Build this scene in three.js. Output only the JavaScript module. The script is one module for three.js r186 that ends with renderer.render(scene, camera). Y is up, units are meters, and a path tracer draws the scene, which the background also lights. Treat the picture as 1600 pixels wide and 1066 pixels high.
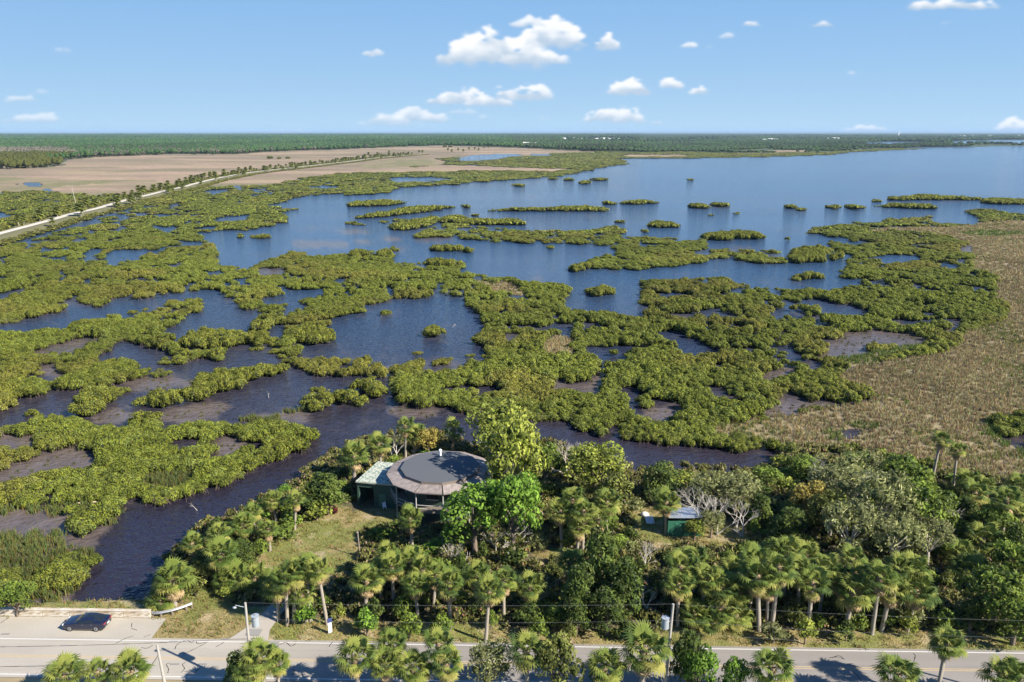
import * as THREE from 'three';
import { mergeGeometries } from 'three/addons/utils/BufferGeometryUtils.js';
import { RoundedBoxGeometry } from 'three/addons/geometries/RoundedBoxGeometry.js';

// ------------------------------------------------------------------ camera, sky, sun, exposure
const W = 1600, HH = 1066, F = 1250, CAMY = 53, PITCH = Math.atan((533 - 206) / F);
const scene = new THREE.Scene();
const camera = new THREE.PerspectiveCamera(2 * Math.atan(533 / F) * 180 / Math.PI, W / HH, 0.5, 90000);
camera.position.set(0, CAMY, 0);
camera.rotation.x = -PITCH;
const renderer = new THREE.WebGLRenderer({ antialias: true });
renderer.setSize(1024, 682);
renderer.toneMapping = THREE.LinearToneMapping;
renderer.toneMappingExposure = 2.1;
renderer.shadowMap.enabled = true;

const SP = Math.sin(PITCH), CP = Math.cos(PITCH);
function at(u, v, y = 0) {            // where the ray through a photo pixel meets the height y
  const cx = (u - 800) / F, cy = (v - 533) / F;
  const t = (y - CAMY) / (-SP - cy * CP);
  return new THREE.Vector3(cx * t, y, (-CP + cy * SP) * t);
}
function proj(x, y, z) {              // world to photo pixel
  const ry = y - CAMY, dep = -SP * ry - CP * z;
  return [800 + F * x / dep, 533 - F * (CP * ry - SP * z) / dep, dep];
}
function rng(seed) { let a = seed >>> 0; return () => { a = (a + 0x6D2B79F5) >>> 0; let t = a; t = Math.imul(t ^ (t >>> 15), t | 1); t ^= t + Math.imul(t ^ (t >>> 7), t | 61); return ((t ^ (t >>> 14)) >>> 0) / 4294967296; }; }
function hash2(i, j, s) { let h = Math.imul(i, 374761393) + Math.imul(j, 668265263) + Math.imul(s, 1442695041); h = Math.imul(h ^ (h >>> 13), 1274126177); return ((h ^ (h >>> 16)) >>> 0) / 4294967296; }
function noise(x, y, s = 0) {         // value noise 0..1
  const i = Math.floor(x), j = Math.floor(y); let a = x - i, b = y - j; a = a * a * (3 - 2 * a); b = b * b * (3 - 2 * b);
  const p = hash2(i, j, s), q = hash2(i + 1, j, s), r = hash2(i, j + 1, s), t = hash2(i + 1, j + 1, s);
  return p + (q - p) * a + (r - p) * b + (p - q - r + t) * a * b;
}
function fbm(x, y, s = 0, o = 4) { let v = 0, a = 0.5, n = 0; for (let k = 0; k < o; k++) { v += a * noise(x, y, s + k * 17); n += a; a *= 0.5; x = x * 2.03 + 5.1; y = y * 2.03 + 1.7; } return v / n; }
const sst = (a, b, x) => { const t = Math.min(1, Math.max(0, (x - a) / (b - a))); return t * t * (3 - 2 * t); };
const lerp = (a, b, t) => a + (b - a) * t;

{ // sky: blue air and fair-weather cumulus
  const TW = 2048, TH = 2048, data = new Float32Array(TW * TH * 4);
  const CL = [ // centre u, base v, half width, height, strength, seed
    [768, 99, 88, 56, 1, 3], [835, 98, 56, 22, .95, 5], [868, 72, 52, 44, .95, 7], [826, 41, 30, 15, .85, 9], [950, 76, 20, 20, .95, 11], [583, 87, 16, 15, .8, 13],
    [1172, 40, 14, 9, .9, 15], [1285, 41, 16, 9, .85, 17], [1078, 74, 13, 10, .75, 19], [1108, 75, 9, 5, .5, 21], [1136, 60, 11, 8, .5, 23],
    [715, 161, 50, 22, .9, 25], [765, 165, 42, 17, .85, 27], [818, 155, 46, 27, .9, 29], [640, 190, 62, 26, .75, 31], [610, 197, 52, 15, .4, 33], [722, 178, 24, 9, .3, 35],
    [984, 147, 36, 22, .95, 37], [1050, 137, 20, 13, .9, 39], [1092, 147, 16, 11, .9, 41], [962, 190, 52, 21, .9, 43], [1026, 194, 9, 7, .5, 45],
    [1490, 13, 76, 22, 1, 47], [32, 159, 26, 11, .5, 49], [50, 190, 48, 15, .55, 51], [98, 81, 13, 8, .3, 53], [62, 146, 14, 7, .25, 55],
    [1352, 206, 36, 11, .9, 57], [1592, 206, 42, 19, .95, 59], [1470, 207, 16, 5, .7, 61], [850, 188, 7, 7, .3, 63], [755, 186, 9, 6, .3, 65], [455, 206, 28, 5, .5, 67], [1330, 116, 6, 4, .4, 69], [1480, 37, 9, 4, .3, 71]];
  for (let j = 0; j < TH; j++) {
    const el = ((j + 0.5) / TH - 0.5) * Math.PI;           // row 0 is the bottom
    for (let i = 0; i < TW; i++) {
      const k = (j * TW + i) * 4;
      const e = Math.max(0, el) * 180 / Math.PI;
      const t = 1 - Math.exp(-e / 8), t2 = 1 - Math.exp(-Math.max(0, e - 9) / 22);
      let r = lerp(.235, .072, t), g = lerp(.345, .188, t), b = lerp(.44, .385, t);
      r = lerp(r, .020, t2); g = lerp(g, .075, t2); b = lerp(b, .24, t2);
      if (el < 0) { r = .10; g = .12; b = .12; }
      if (el > -0.02 && el < 0.32) {
        const az = ((i + 0.5) / TW - 0.5) * 2 * Math.PI;    // equirect: u 0.5 looks along +x
        const dx = Math.cos(el) * Math.cos(az), dz = Math.cos(el) * Math.sin(az), dy = Math.sin(el);
        if (dz < -0.3) {
          const dep = -SP * dy - CP * dz, u = 800 + F * dx / dep, v = 533 - F * (CP * dy - SP * dz) / dep;
          if (u > -300 && u < 1900) {
            let den = 0, lit = 0;
            for (const [cu, cv, hw, h, st, sd] of CL) {
              const ax = (u - cu) / hw, ay = (cv - v) / h;
              if (ax < -1.3 || ax > 1.3 || ay < -.4 || ay > 1.5) continue;
              const n = fbm(u / (6 + h * .28), v / (5 + h * .2), sd, 5), n2 = fbm(u / 26, 3, sd + 5, 2);
              const env = Math.sqrt(Math.max(0, 1 - ax * ax)) * (.45 + .9 * n2);
              const topd = (env - ay) * 1.5 + (n - .5) * 2.1;
              const bot = ay * 3.2 + .35 + (n - .5) * 1.4;
              let d = Math.min(sst(.0, .22, topd), sst(-.05, .55, bot)) * sst(1.25, .8, Math.abs(ax) + (n - .5) * .6);
              d *= st; const l = sst(.0, .85, ay / Math.max(.3, env) + (n - .5) * .9);
              if (d > 0) { lit = (lit * den + l * d) / (den + d); den = 1 - (1 - den) * (1 - d); }
            }
            if (den > 0) { r = lerp(r, lerp(.255, .50, lit), den); g = lerp(g, lerp(.315, .503, lit), den); b = lerp(b, lerp(.385, .51, lit), den); }
          }
        }
      }
      data[k] = r; data[k + 1] = g; data[k + 2] = b; data[k + 3] = 1;
    }
  }
  const sky = new THREE.DataTexture(data, TW, TH, THREE.RGBAFormat, THREE.FloatType);
  sky.mapping = THREE.EquirectangularReflectionMapping; sky.magFilter = THREE.LinearFilter; sky.minFilter = THREE.LinearFilter; sky.needsUpdate = true;
  scene.background = sky; scene.environment = sky;
}
const sun = new THREE.DirectionalLight(new THREE.Color(1, .94, .83), 5.0);
sun.position.set(12, 10, 6.9).multiplyScalar(20); sun.target.position.set(0, 0, -150); sun.position.add(sun.target.position);
sun.castShadow = true; sun.shadow.mapSize.set(4096, 4096);
Object.assign(sun.shadow.camera, { left: -250, right: 250, top: 250, bottom: -250, near: 1, far: 1200 });
scene.add(sun, sun.target);
scene.fog = new THREE.FogExp2(new THREE.Color(.50, .72, .98), .000026);

// ------------------------------------------------------------------ helpers
const used = new Map();
function numbered(n) { const k = used.get(n) || 0; used.set(n, k + 1); return k ? n + '_' + String(k).padStart(3, '0') : n; }
function mesh(name, geo, mat, parent) { const m = new THREE.Mesh(geo, mat); m.castShadow = m.receiveShadow = true; m.name = parent && parent !== scene ? name : numbered(name); (parent || scene).add(m); return m; }
function thing(name, label, category, pos, turn = 0, group) {
  const o = new THREE.Group(); o.name = numbered(name); if (pos) o.position.copy(pos); o.rotation.y = turn;
  o.userData = { label, category }; if (group) o.userData.group = group; scene.add(o); return o;
}
function tag(o, label, category, group, kind) { if (label) o.userData.label = label; if (category) o.userData.category = category; if (group) o.userData.group = group; if (kind) o.userData.kind = kind; return o; }
const rgb = (r, g, b) => new THREE.Color().setRGB(r, g, b);
const std = (c, rough = .85, o = {}) => new THREE.MeshStandardMaterial({ color: c.isColor ? c : rgb(...c), roughness: rough, side: THREE.DoubleSide, ...o });
function bx(w, h, d, x = 0, y = 0, z = 0, ry = 0) { const g = new THREE.BoxGeometry(w, h, d); if (ry) g.rotateY(ry); g.translate(x, y, z); return g; }
const flat = g => { const q = g.index ? g.toNonIndexed() : g; for (const k of Object.keys(q.attributes)) if (k !== 'position' && k !== 'normal') q.deleteAttribute(k); return q; };
const merge = a => mergeGeometries(a.map(flat));
function tube(p, q, r0, r1, n = 6) {
  const d = q.clone().sub(p), g = new THREE.CylinderGeometry(r1, r0, d.length(), n, 1); g.translate(0, d.length() / 2, 0);
  g.applyQuaternion(new THREE.Quaternion().setFromUnitVectors(new THREE.Vector3(0, 1, 0), d.normalize())); g.translate(p.x, p.y, p.z); return g;
}
const V = (x, y, z) => new THREE.Vector3(x, y, z);
function geoOf(pos, nor, col, uv) { const g = new THREE.BufferGeometry(); g.setAttribute('position', new THREE.Float32BufferAttribute(pos, 3)); if (nor) g.setAttribute('normal', new THREE.Float32BufferAttribute(nor, 3)); else g.computeVertexNormals(); if (col) g.setAttribute('color', new THREE.Float32BufferAttribute(col, 3)); if (uv) g.setAttribute('uv', new THREE.Float32BufferAttribute(uv, 2)); return g; }
function noiseTex(n, fn, srgb = true) {
  const d = new Uint8Array(n * n * 4);
  for (let j = 0; j < n; j++) for (let i = 0; i < n; i++) { const c = fn(i, j), k = (j * n + i) * 4; d[k] = c[0] * 255; d[k + 1] = c[1] * 255; d[k + 2] = c[2] * 255; d[k + 3] = 255; }
  const t = new THREE.DataTexture(d, n, n); t.wrapS = t.wrapT = THREE.RepeatWrapping; t.magFilter = THREE.LinearFilter; t.minFilter = THREE.LinearMipmapLinearFilter; t.generateMipmaps = true; if (srgb) t.colorSpace = THREE.SRGBColorSpace; t.needsUpdate = true; return t;
}
function tn(i, j, n, cells, s) { // tiling noise
  const x = i / n * cells, y = j / n * cells, a = Math.floor(x), b = Math.floor(y); let fx = x - a, fy = y - b; fx = fx * fx * (3 - 2 * fx); fy = fy * fy * (3 - 2 * fy);
  const q = (p, r) => hash2(p % cells, r % cells, s); return lerp(lerp(q(a, b), q(a + 1, b), fx), lerp(q(a, b + 1), q(a + 1, b + 1), fx), fy);
}
const foliage = (o = {}) => new THREE.MeshPhysicalMaterial({ color: 0xffffff, vertexColors: true, roughness: .8, side: THREE.DoubleSide, transmission: .35, thickness: 0, specularIntensity: .3, ...o });
const leafMat = foliage(), barkMat = std([.17, .13, .10], .95), paleBark = std([.38, .34, .29], .95);
// ------------------------------------------------------------------ the map of the marsh, traced on the ground plane
// classes: 0 water, 1 mangrove, 2 dry tan marsh, 3 low green marsh, 4 shallow mud, 5 upland brush, 6 lawn and clearings, 7 far forest, 8 grass standing in water
const MX0 = 0, MX1 = 1600, MY0 = 200, MY1 = 1070, MW = MX1 - MX0, MH = MY1 - MY0;
const cls = new Uint8Array(MW * MH).fill(1);
function curve(p) { // closed Catmull-Rom
  const o = [], n = p.length; for (let i = 0; i < n; i++) { const a = p[(i + n - 1) % n], b = p[i], c = p[(i + 1) % n], d = p[(i + 2) % n];
    for (let k = 0; k < 5; k++) { const t = k / 5, t2 = t * t, t3 = t2 * t; o.push([0, 1].map(q => .5 * (2 * b[q] + (c[q] - a[q]) * t + (2 * a[q] - 5 * b[q] + 4 * c[q] - d[q]) * t2 + (3 * b[q] - a[q] - 3 * c[q] + d[q]) * t3))); } } return o; }
function paint(c, p, smooth = true) {
  const P = smooth ? curve(p) : p; let lo = 1e9, hi = -1e9; for (const q of P) { lo = Math.min(lo, q[1]); hi = Math.max(hi, q[1]); }
  for (let y = Math.max(MY0, Math.floor(lo)); y <= Math.min(MY1 - 1, hi); y++) { const xs = [], yy = y + .5;
    for (let i = 0; i < P.length; i++) { const a = P[i], b = P[(i + 1) % P.length]; if ((a[1] <= yy) !== (b[1] <= yy)) xs.push(a[0] + (yy - a[1]) / (b[1] - a[1]) * (b[0] - a[0])); }
    xs.sort((a, b) => a - b);
    for (let k = 0; k + 1 < xs.length; k += 2) for (let x = Math.max(0, Math.round(xs[k])); x < Math.min(MW, xs[k + 1]); x++) cls[(y - MY0) * MW + x] = c; } }
const L = s => s.trim().split(/\s+/).map(q => q.split(',').map(Number));
const blob = (u, v, a, b) => Array.from({ length: 10 }, (_, k) => [u + a * Math.cos(k * .628), v + b * Math.sin(k * .628)]);
// far land
paint(7, L('-9,200 1610,200 1610,229 1470,229 1400,232 1345,236 1290,238 1180,240 1060,240 960,238 860,234 774,230 690,228 620,230 534,234 430,237 365,242 260,242 150,246 100,252 96,260 60,263 -9,265'), false);
// dry marsh
paint(2, L('-9,265 60,263 96,260 100,252 150,246 260,242 365,242 430,237 534,234 620,230 690,228 774,230 860,234 940,238 880,245 720,246 610,256 700,258 894,265 870,269 740,268 534,272 420,290 333,292 260,310 205,306 100,304 70,296 -9,288'), false);
paint(3, L('-9,280 60,279 110,281 170,284 235,285 150,288 90,294 40,300 -9,300'));
paint(3, L('150,284 250,282 230,287 160,289')); paint(0, L('28,288 45,286 58,289 45,292')); paint(0, L('58,298 70,295 82,298 68,303'));
paint(1, L('1060,238 1180,241 1270,241 1330,239 1300,243 1180,246 1060,248 970,247 960,242'));
paint(2, L('980,242 1067,242 1060,246 985,246')); paint(2, L('1150,236 1250,235 1250,238 1155,239'));
paint(1, L('870,240 960,240 970,247 930,260 880,263 780,260 700,258 640,262 700,255 760,252 820,246'));
paint(3, L('600,250 690,250 690,258 610,262 560,262'));
// the bay
paint(0, L('1610,231 1470,231 1380,236 1333,238 1290,243 1180,246 1067,248 965,248 980,256 940,262 905,270 884,274 860,277 800,281 767,284 735,287 707,290 660,292 620,294 600,303 572,305 540,306 505,303 480,308 440,315 420,321 440,327 480,327 430,333 443,343 433,353 387,360 333,360 313,364 318,372 330,387 345,396 330,405 337,411 353,417 393,420 410,413 430,403 453,393 480,397 534,398 560,392 600,400 612,408 600,411 660,415 731,420 744,428 780,435 824,442 867,444 897,448 890,458 887,467 882,480 895,487 934,490 977,490 1000,478 1014,467 1010,453 1004,442 1034,438 1067,437 1137,435 1160,447 1207,450 1254,454 1300,457 1330,453 1344,448 1377,447 1340,441 1316,437 1314,427 1334,418 1324,408 1344,403 1324,397 1300,392 1290,384 1307,379 1350,388 1350,383 1330,373 1300,372 1267,366 1280,354 1320,353 1367,348 1404,342 1447,338 1452,347 1500,352 1544,352 1534,343 1510,331 1527,327 1550,327 1610,340'), false);
paint(7, L('1380,229 1610,224 1610,229 1480,230 1400,231'), false);
paint(0, L('1345,224 1400,222 1460,223 1420,227 1350,228')); paint(0, L('1490,221 1610,219 1610,224 1500,225'));
const islands = [
  ['536,319 560,315 600,313 628,317 600,322 545,324', 'long low mangrove islet with a pointed end in open bay water'],
  ['554,340 580,333 600,331 630,325 660,323 697,324 690,329 650,334 600,339 560,343', ''],
  ['599,354 634,346 677,340 679,349 660,356 624,361', ''], ['687,346 707,337 747,343 767,342 814,346 812,355 770,353 730,353 690,351', ''],
  ['644,368 675,357 720,353 770,357 820,360 884,362 895,361 934,360 964,353 987,362 971,371 1000,376 1067,377 1100,378 1109,390 1144,390 1187,388 1224,404 1220,412 1167,411 1117,407 1099,412 1067,415 1000,423 934,421 933,408 964,394 957,387 900,383 824,381 767,378 720,374 660,376', ''],
  ['764,331 800,326 850,325 894,324 934,323 957,334 950,346 920,344 910,338 884,333 834,334 790,337', ''],
  ['673,388 690,386 724,387 725,393 690,395 674,394', ''], ['729,390 747,390 748,396 731,396', ''], ['893,421 910,414 930,411 931,421 900,427', ''],
  ['979,318 1000,313 1036,316 1035,319 985,320', ''], ['945,318 955,316 968,319 956,321', ''], ['1025,356 1037,346 1054,353 1045,357', ''],
  ['536,400 548,393 562,394 567,402 550,407', ''], ['577,397 590,391 602,395 604,402 585,405', ''], ['600,389 612,386 627,390 612,393', ''], ['660,411 680,407 730,415 728,420 690,421', ''],
  ['1067,322 1085,319 1105,322 1100,327 1075,326', ''], ['1115,320 1125,318 1134,321 1125,324', ''], ['1217,323 1232,320 1252,324 1235,327', ''], ['1284,324 1300,321 1317,325 1300,328', ''], ['1322,324 1338,321 1355,326 1338,329', ''],
  ['1387,314 1430,305 1507,308 1537,312 1504,320 1460,318 1410,318', ''], ['1380,324 1400,319 1450,321 1463,326 1440,328 1400,326', ''], ['1540,315 1560,310 1605,314 1605,322 1550,319', ''],
  ['1099,373 1110,365 1184,363 1199,372 1184,375 1110,377', ''], ['1237,407 1247,392 1267,387 1290,390 1287,398 1280,403 1280,413 1250,411', ''], ['1294,407 1297,399 1318,398 1310,410', ''], ['1250,438 1254,430 1277,430 1277,438', ''],
  ['990,373 1010,371 1054,374 1020,376', ''], ['925,456 950,450 965,460 940,466', '']];
const dots = [[859,389,5,3.5],[1014,362,4,3],[975,347,9,2.5],[807,290,8,2.5],[922,286,10,3],[944,281,6,2.5],[893,281,6,2],[734,324,7,3],[751,337,4,2.5],[864,280,4,1.8],[1292,382,5,4],[1262,327,7,2],[1230,375,4,2],[1372,314,3,2],[555,352,8,2],[700,352,6,2],[300,700,0,0],[1071,281,2.5,2],[1115,337,5,1.3],[1155,335,7,1.3],[1160,336,4,1.2],[1376,322,6,1.5],[620,345,10,2],[590,348,8,2],[540,350,9,2.5],[380,369,6,3],[412,370,16,3]].filter(d => d[2]);
for (const [s] of islands) paint(1, L(s));
for (const d of dots) paint(1, blob(...d));
for (const d of [[545,363,26,4],[608,375,18,4],[490,382,38,6],[672,377,34,4],[620,388,12,2],[520,384,20,5],[560,380,14,3],[840,437,10,2],[1050,328,18,1.5]]) paint(4, blob(...d));
// ponds and lagoons among the mangroves
for (const s of ['-9,376 40,372 67,362 100,352 140,342 170,334 200,323 218,325 200,333 165,342 125,356 95,361 60,371 25,383 -9,388', '248,352 270,354 287,353 275,361 253,359', '340,341 393,337 387,345 347,347', '313,299 335,296 357,297 340,305', '397,296 427,297 410,300', '-9,333 37,335 25,340 -9,342',
  '716,248 740,243 800,241 814,243 780,249 747,252 720,252', '830,241 860,241 858,244 835,244', '594,280 650,277 700,280 680,284 620,285', '150,340 165,346 150,352', '365,292 385,290 380,297', '480,293 520,291 510,296',
  '171,398 200,393 237,400 200,411 180,418 170,408', '-9,461 23,458 20,468 -9,473', '55,457 68,458 64,463', '413,467 440,462 480,454 510,463 467,472 420,476', '557,482 600,473 632,472 625,480 590,485',
  '590,452 605,450 610,462 598,464', '148,560 170,545 185,538 213,535 250,546 282,551 262,560 253,570 240,582 213,578 212,568 190,562 170,565',
  '-9,512 30,505 73,493 123,477 150,480 187,468 233,467 287,457 353,453 360,477 383,483 417,488 402,503 398,514 393,524 377,523 365,516 340,518 300,523 262,521 277,512 313,503 315,490 323,478 313,466 260,475 213,487 160,498 118,506 100,515 60,517 20,520',
  '470,553 468,545 485,538 512,530 505,520 508,512 520,510 548,502 564,502 601,497 624,484 637,472 657,469 684,467 721,467 741,477 737,487 751,497 764,507 761,520 751,530 754,540 771,552 747,558 694,563 657,556 601,555 534,563 480,562',
  '427,500 440,495 445,520 438,535 430,542 425,530',
  // the muddy lagoon and its outlet to the creek
  '-9,650 15,640 33,630 60,620 93,613 117,611 150,612 170,618 175,604 200,597 240,590 272,585 277,578 240,582 250,570 290,568 320,562 345,567 352,552 395,550 427,552 430,565 455,566 470,576 495,588 534,590 570,588 600,592 618,605 625,625 632,645 700,652 735,655 735,705 690,690 640,680 600,690 550,705 520,725 505,715 505,688 480,672 440,660 400,655 380,657 317,662 300,660 200,672 130,662 80,652 40,666 -9,668',
  // creek
  '815,656 860,658 901,665 930,682 960,690 1001,698 1067,694 1134,708 1184,721 1214,731 1195,742 1177,746 1090,740 1000,745 955,735 880,708 830,698 760,715 720,700 735,650',
  '507,686 505,720 470,758 440,775 405,797 365,816 325,832 300,850 285,872 262,892 242,920 246,956 86,956 112,928 138,906 165,880 150,852 170,832 172,798 190,790 250,788 330,766 400,739 440,723 480,706',
  '1050,545 1055,532 1072,529 1095,534 1117,550 1100,558 1067,557', '1280,481 1300,477 1354,483 1357,490 1327,498 1307,494', '1377,404 1400,400 1437,407 1400,413', '1434,488 1457,489 1455,494 1438,493', '1225,477 1240,475 1250,485 1232,486'])
  paint(0, L(s));
// islets of the lagoons
const lagoonIslets = ['256,567 283,554 290,542 327,540 370,532 400,535 437,538 427,545 350,549 340,564 317,556 273,570', '222,528 240,525 287,538 300,524 340,515 352,520 378,518 385,526 420,522 437,537 330,546 287,545', '403,505 408,497 420,491 443,498 440,508 415,520 402,518', '278,606 307,591 330,582 367,577 443,569 449,578 417,591 347,618 323,628 293,628', '230,624 245,618 262,615 277,627 267,637 240,640', '203,661 233,651 253,662 235,671 207,671', '38,648 50,643 60,650 48,656', '473,630 486,616 503,617 498,640 484,654', '551,601 570,592 584,597 583,617 554,613', '585,602 596,599 604,606 602,620 587,620', '517,622 535,615 550,617 548,630 522,634', '561,624 572,620 581,626 575,635 563,634', '427,548 445,543 468,541 466,550 440,554', '430,564 440,558 458,560 452,568', '118,628 130,616 160,602 183,612 180,630 160,647 122,650', '455,530 470,520 480,508 508,515 520,530 500,540 465,540', '655,521 662,513 678,512 688,521 684,529 660,530', '495,613 503,608 507,615 500,618'];
for (const s of lagoonIslets) paint(1, L(s));
// mud and shallows
for (const s of ['60,552 97,534 157,528 130,545 90,555', '57,580 75,572 97,575 92,588 65,590', '-9,686 30,683 52,684 38,701 -9,706', '-9,738 50,716 100,705 157,708 140,728 60,742 -9,758', '320,697 345,690 388,688 385,700 340,713', '405,424 430,418 442,428 420,432', '1307,532 1334,522 1367,518 1400,523 1450,527 1475,515 1500,500 1507,512 1467,524 1410,540 1360,541 1347,554 1300,563 1280,558', '1388,512 1400,505 1412,508 1400,514', '1206,522 1234,518 1232,530 1204,531', '1187,598 1200,581 1217,573 1254,583 1227,593 1200,601', '1177,648 1217,633 1300,625 1260,641 1217,649', '854,607 870,597 900,601 925,595 932,580 947,574 952,590 940,607 927,618 900,614 870,612', '824,585 845,581 846,588 830,590', '1001,655 1030,637 1060,636 1062,655 1030,662', '610,640 650,637 690,640 680,650 640,652', '605,580 615,576 618,588 606,590', '1495,387 1515,384 1530,392 1510,395'])
  paint(4, L(s));
for (const s of ['190,600 230,592 275,586 300,600 275,606 225,612 195,612', '240,652 300,633 350,628 360,640 320,660 262,660', '185,640 200,650 190,660 150,658'] ) paint(4, L(s));
// marsh grasses
paint(2, L('838,538 870,530 902,532 895,553 848,558')); paint(2, L('755,440 800,447 815,462 770,460'));
paint(8, L('382,655 420,643 470,645 483,655 440,664 400,660')); paint(8, L('215,748 250,738 300,738 310,752 270,768 225,766')); 
paint(8, L('-9,800 60,797 90,790 172,796 172,832 150,852 165,880 138,906 112,928 86,958 -9,958'), false);
for (const s of ['116,830 135,800 160,794 168,812 160,832 140,838', '55,915 70,890 110,866 162,880 130,908 80,925', '-9,960 -9,896 30,903 48,945']) paint(1, L(s));
paint(9, L('1344,361 1400,357 1500,354 1610,353 1610,445 1580,467 1587,490 1560,470 1560,440 1520,417 1517,392 1500,378 1440,366'));
paint(9, L('1610,400 1570,440 1572,500 1520,520 1460,553 1360,572 1307,585 1335,612 1345,628 1300,640 1180,657 1117,675 1190,697 1234,705 1334,713 1424,730 1480,745 1540,755 1610,775'));
for (const s of ['1283,682 1310,670 1345,660 1375,668 1350,680 1320,692', '1530,672 1560,655 1610,655 1610,728 1570,700', '1305,562 1350,556 1400,545 1440,540 1430,552 1370,566 1320,575', '1500,365 1560,362 1600,368 1550,372', '1330,612 1380,625 1420,632 1390,630']) paint(3, L(s));
for (const s of ['1545,668 1580,658 1610,660 1610,722 1575,695', '1300,676 1335,668 1360,672 1335,688', '1455,535 1490,528 1500,540 1465,545']) paint(1, L(s));
// upland
paint(5, L('246,948 242,920 262,890 285,868 300,845 325,829 365,813 405,794 440,772 470,755 505,722 535,712 550,702 600,688 640,678 690,688 720,700 760,714 830,697 880,707 955,734 1000,744 1090,739 1177,745 1200,738 1234,706 1334,714 1424,732 1480,748 1540,757 1610,775 1610,1075 -9,1075 -9,950'), false);
for (const s of ['385,905 395,878 430,850 470,828 505,808 545,797 610,802 645,815 610,830 570,848 558,868 552,890 530,915 500,925 450,920 415,915', '985,800 1060,792 1130,822 1190,835 1160,862 1080,868 1000,862 985,835', '1462,885 1485,850 1500,852 1498,880 1480,905', '520,925 555,930 560,945 520,940', '830,880 880,862 930,870 880,890']) paint(6, L(s));
paint(6, L('246,945 290,935 330,930 365,945 385,960 420,955 430,975 700,985 1000,988 1300,993 1610,997 1610,1075 -9,1075 -9,950'), false);

// smooth fields: share of land, of upland
function blur(src, r) { // separable box, twice
  let a = src; for (let it = 0; it < 2; it++) { const h = new Float32Array(a.length), o = new Float32Array(a.length);
    for (let y = 0; y < MH; y++) { let s = 0; for (let x = -r; x <= r; x++) s += a[y * MW + Math.min(MW - 1, Math.max(0, x))]; for (let x = 0; x < MW; x++) { h[y * MW + x] = s / (2 * r + 1); s += a[y * MW + Math.min(MW - 1, x + r + 1)] - a[y * MW + Math.max(0, x - r)]; } }
    for (let x = 0; x < MW; x++) { let s = 0; for (let y = -r; y <= r; y++) s += h[Math.min(MH - 1, Math.max(0, y)) * MW + x]; for (let y = 0; y < MH; y++) { o[y * MW + x] = s / (2 * r + 1); s += h[Math.min(MH - 1, y + r + 1) * MW + x] - h[Math.max(0, y - r) * MW + x]; } }
    a = o; } return a; }
const field = f => { const a = new Float32Array(MW * MH); for (let i = 0; i < a.length; i++) a[i] = f(cls[i]); return a; };
const LAND = blur(field(c => c === 0 || c === 1 || c === 4 || c === 8 ? 0 : 1), 1), UPL = blur(field(c => c >= 5 && c < 7 ? 1 : 0), 3), MUD = blur(field(c => c === 4 ? 1 : c === 8 ? .75 : c === 1 ? .2 : 0), 3);
const mirror = u => { u = Math.abs(u); return u >= MW - 1 ? Math.max(0, 2 * (MW - 1) - u) : u; };
function sample(a, u, v) { u = mirror(u); v = Math.min(MH - 2, Math.max(0, v - MY0)); const i = Math.min(MW - 2, Math.floor(u)), j = Math.floor(v), x = u - i, y = v - j, k = j * MW + i; return lerp(lerp(a[k], a[k + 1], x), lerp(a[k + MW], a[k + MW + 1], x), y); }
function warped(x, z) { // ragged shores: shift the point by a metre or two
  const s = Math.min(5, Math.max(1, -z / 190)), k = .22 / s, q = .75 / s;
  const dx = (fbm(x * k, z * k, 11, 3) - .5) * 5 * s + (noise(x * q, z * q, 15) - .5) * 1.6 * s, dz = (fbm(x * k, z * k, 23, 3) - .5) * 5 * s + (noise(x * q, z * q, 19) - .5) * 1.6 * s;
  const p = proj(x + dx, 0, z + dz); return p; }
const clsPx = (u, v) => cls[Math.max(0, Math.min(MH - 1, Math.round(v - MY0))) * MW + Math.min(MW - 1, Math.round(mirror(u)))];
function canopyAt(x, z, p, test) { // how tall a bush may stand here before it hides water that lies open behind it
  for (const h of [1.9, 1.25, .7]) { const q = proj(x, h, z), b = proj(x, 0, z), u = p[0] + q[0] - b[0], v = p[1] + q[1] - b[1]; if (test(u, v) && test(u, (v + p[1]) / 2)) return h; } return 0; }
function classAt(x, z) { const p = warped(x, z); const u = Math.round(mirror(p[0])), v = Math.round(p[1] - MY0); if (v < 0) return 7; return cls[Math.min(MH - 1, v) * MW + Math.min(MW - 1, u)]; }
const UP = .9;
function groundY(x, z) { const p = warped(x, z), l = sample(LAND, p[0], p[1]), u = sample(UPL, ...proj(x, 0, z)); return lerp((l - .5) * .7 + (l > .5 ? (noise(x * .9, z * .9, 31) - .5) * .08 : 0), UP, sst(.35, .95, u)); }

const CAUSE = [[-60, 382], [0, 365], [57, 350], [83, 343], [110, 335], [147, 327], [177, 318.5], [200, 312], [227, 306], [257, 298.5], [287, 292], [303, 287.5], [343, 278], [400, 268.5], [467, 261], [534, 253.5], [600, 245.5], [660, 241]];
const causePts = new THREE.CatmullRomCurve3(CAUSE.map(q => at(q[0], q[1], 1)), false, 'centripetal').getSpacedPoints(160);
function nearCauseway(x, z) { if (z > -330 || x > -60 && z > -600) return false; for (const p of causePts) { const dx = x - p.x, dz = z - p.z; if (dx * dx + dz * dz < 420) return true; } return false; }
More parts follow.
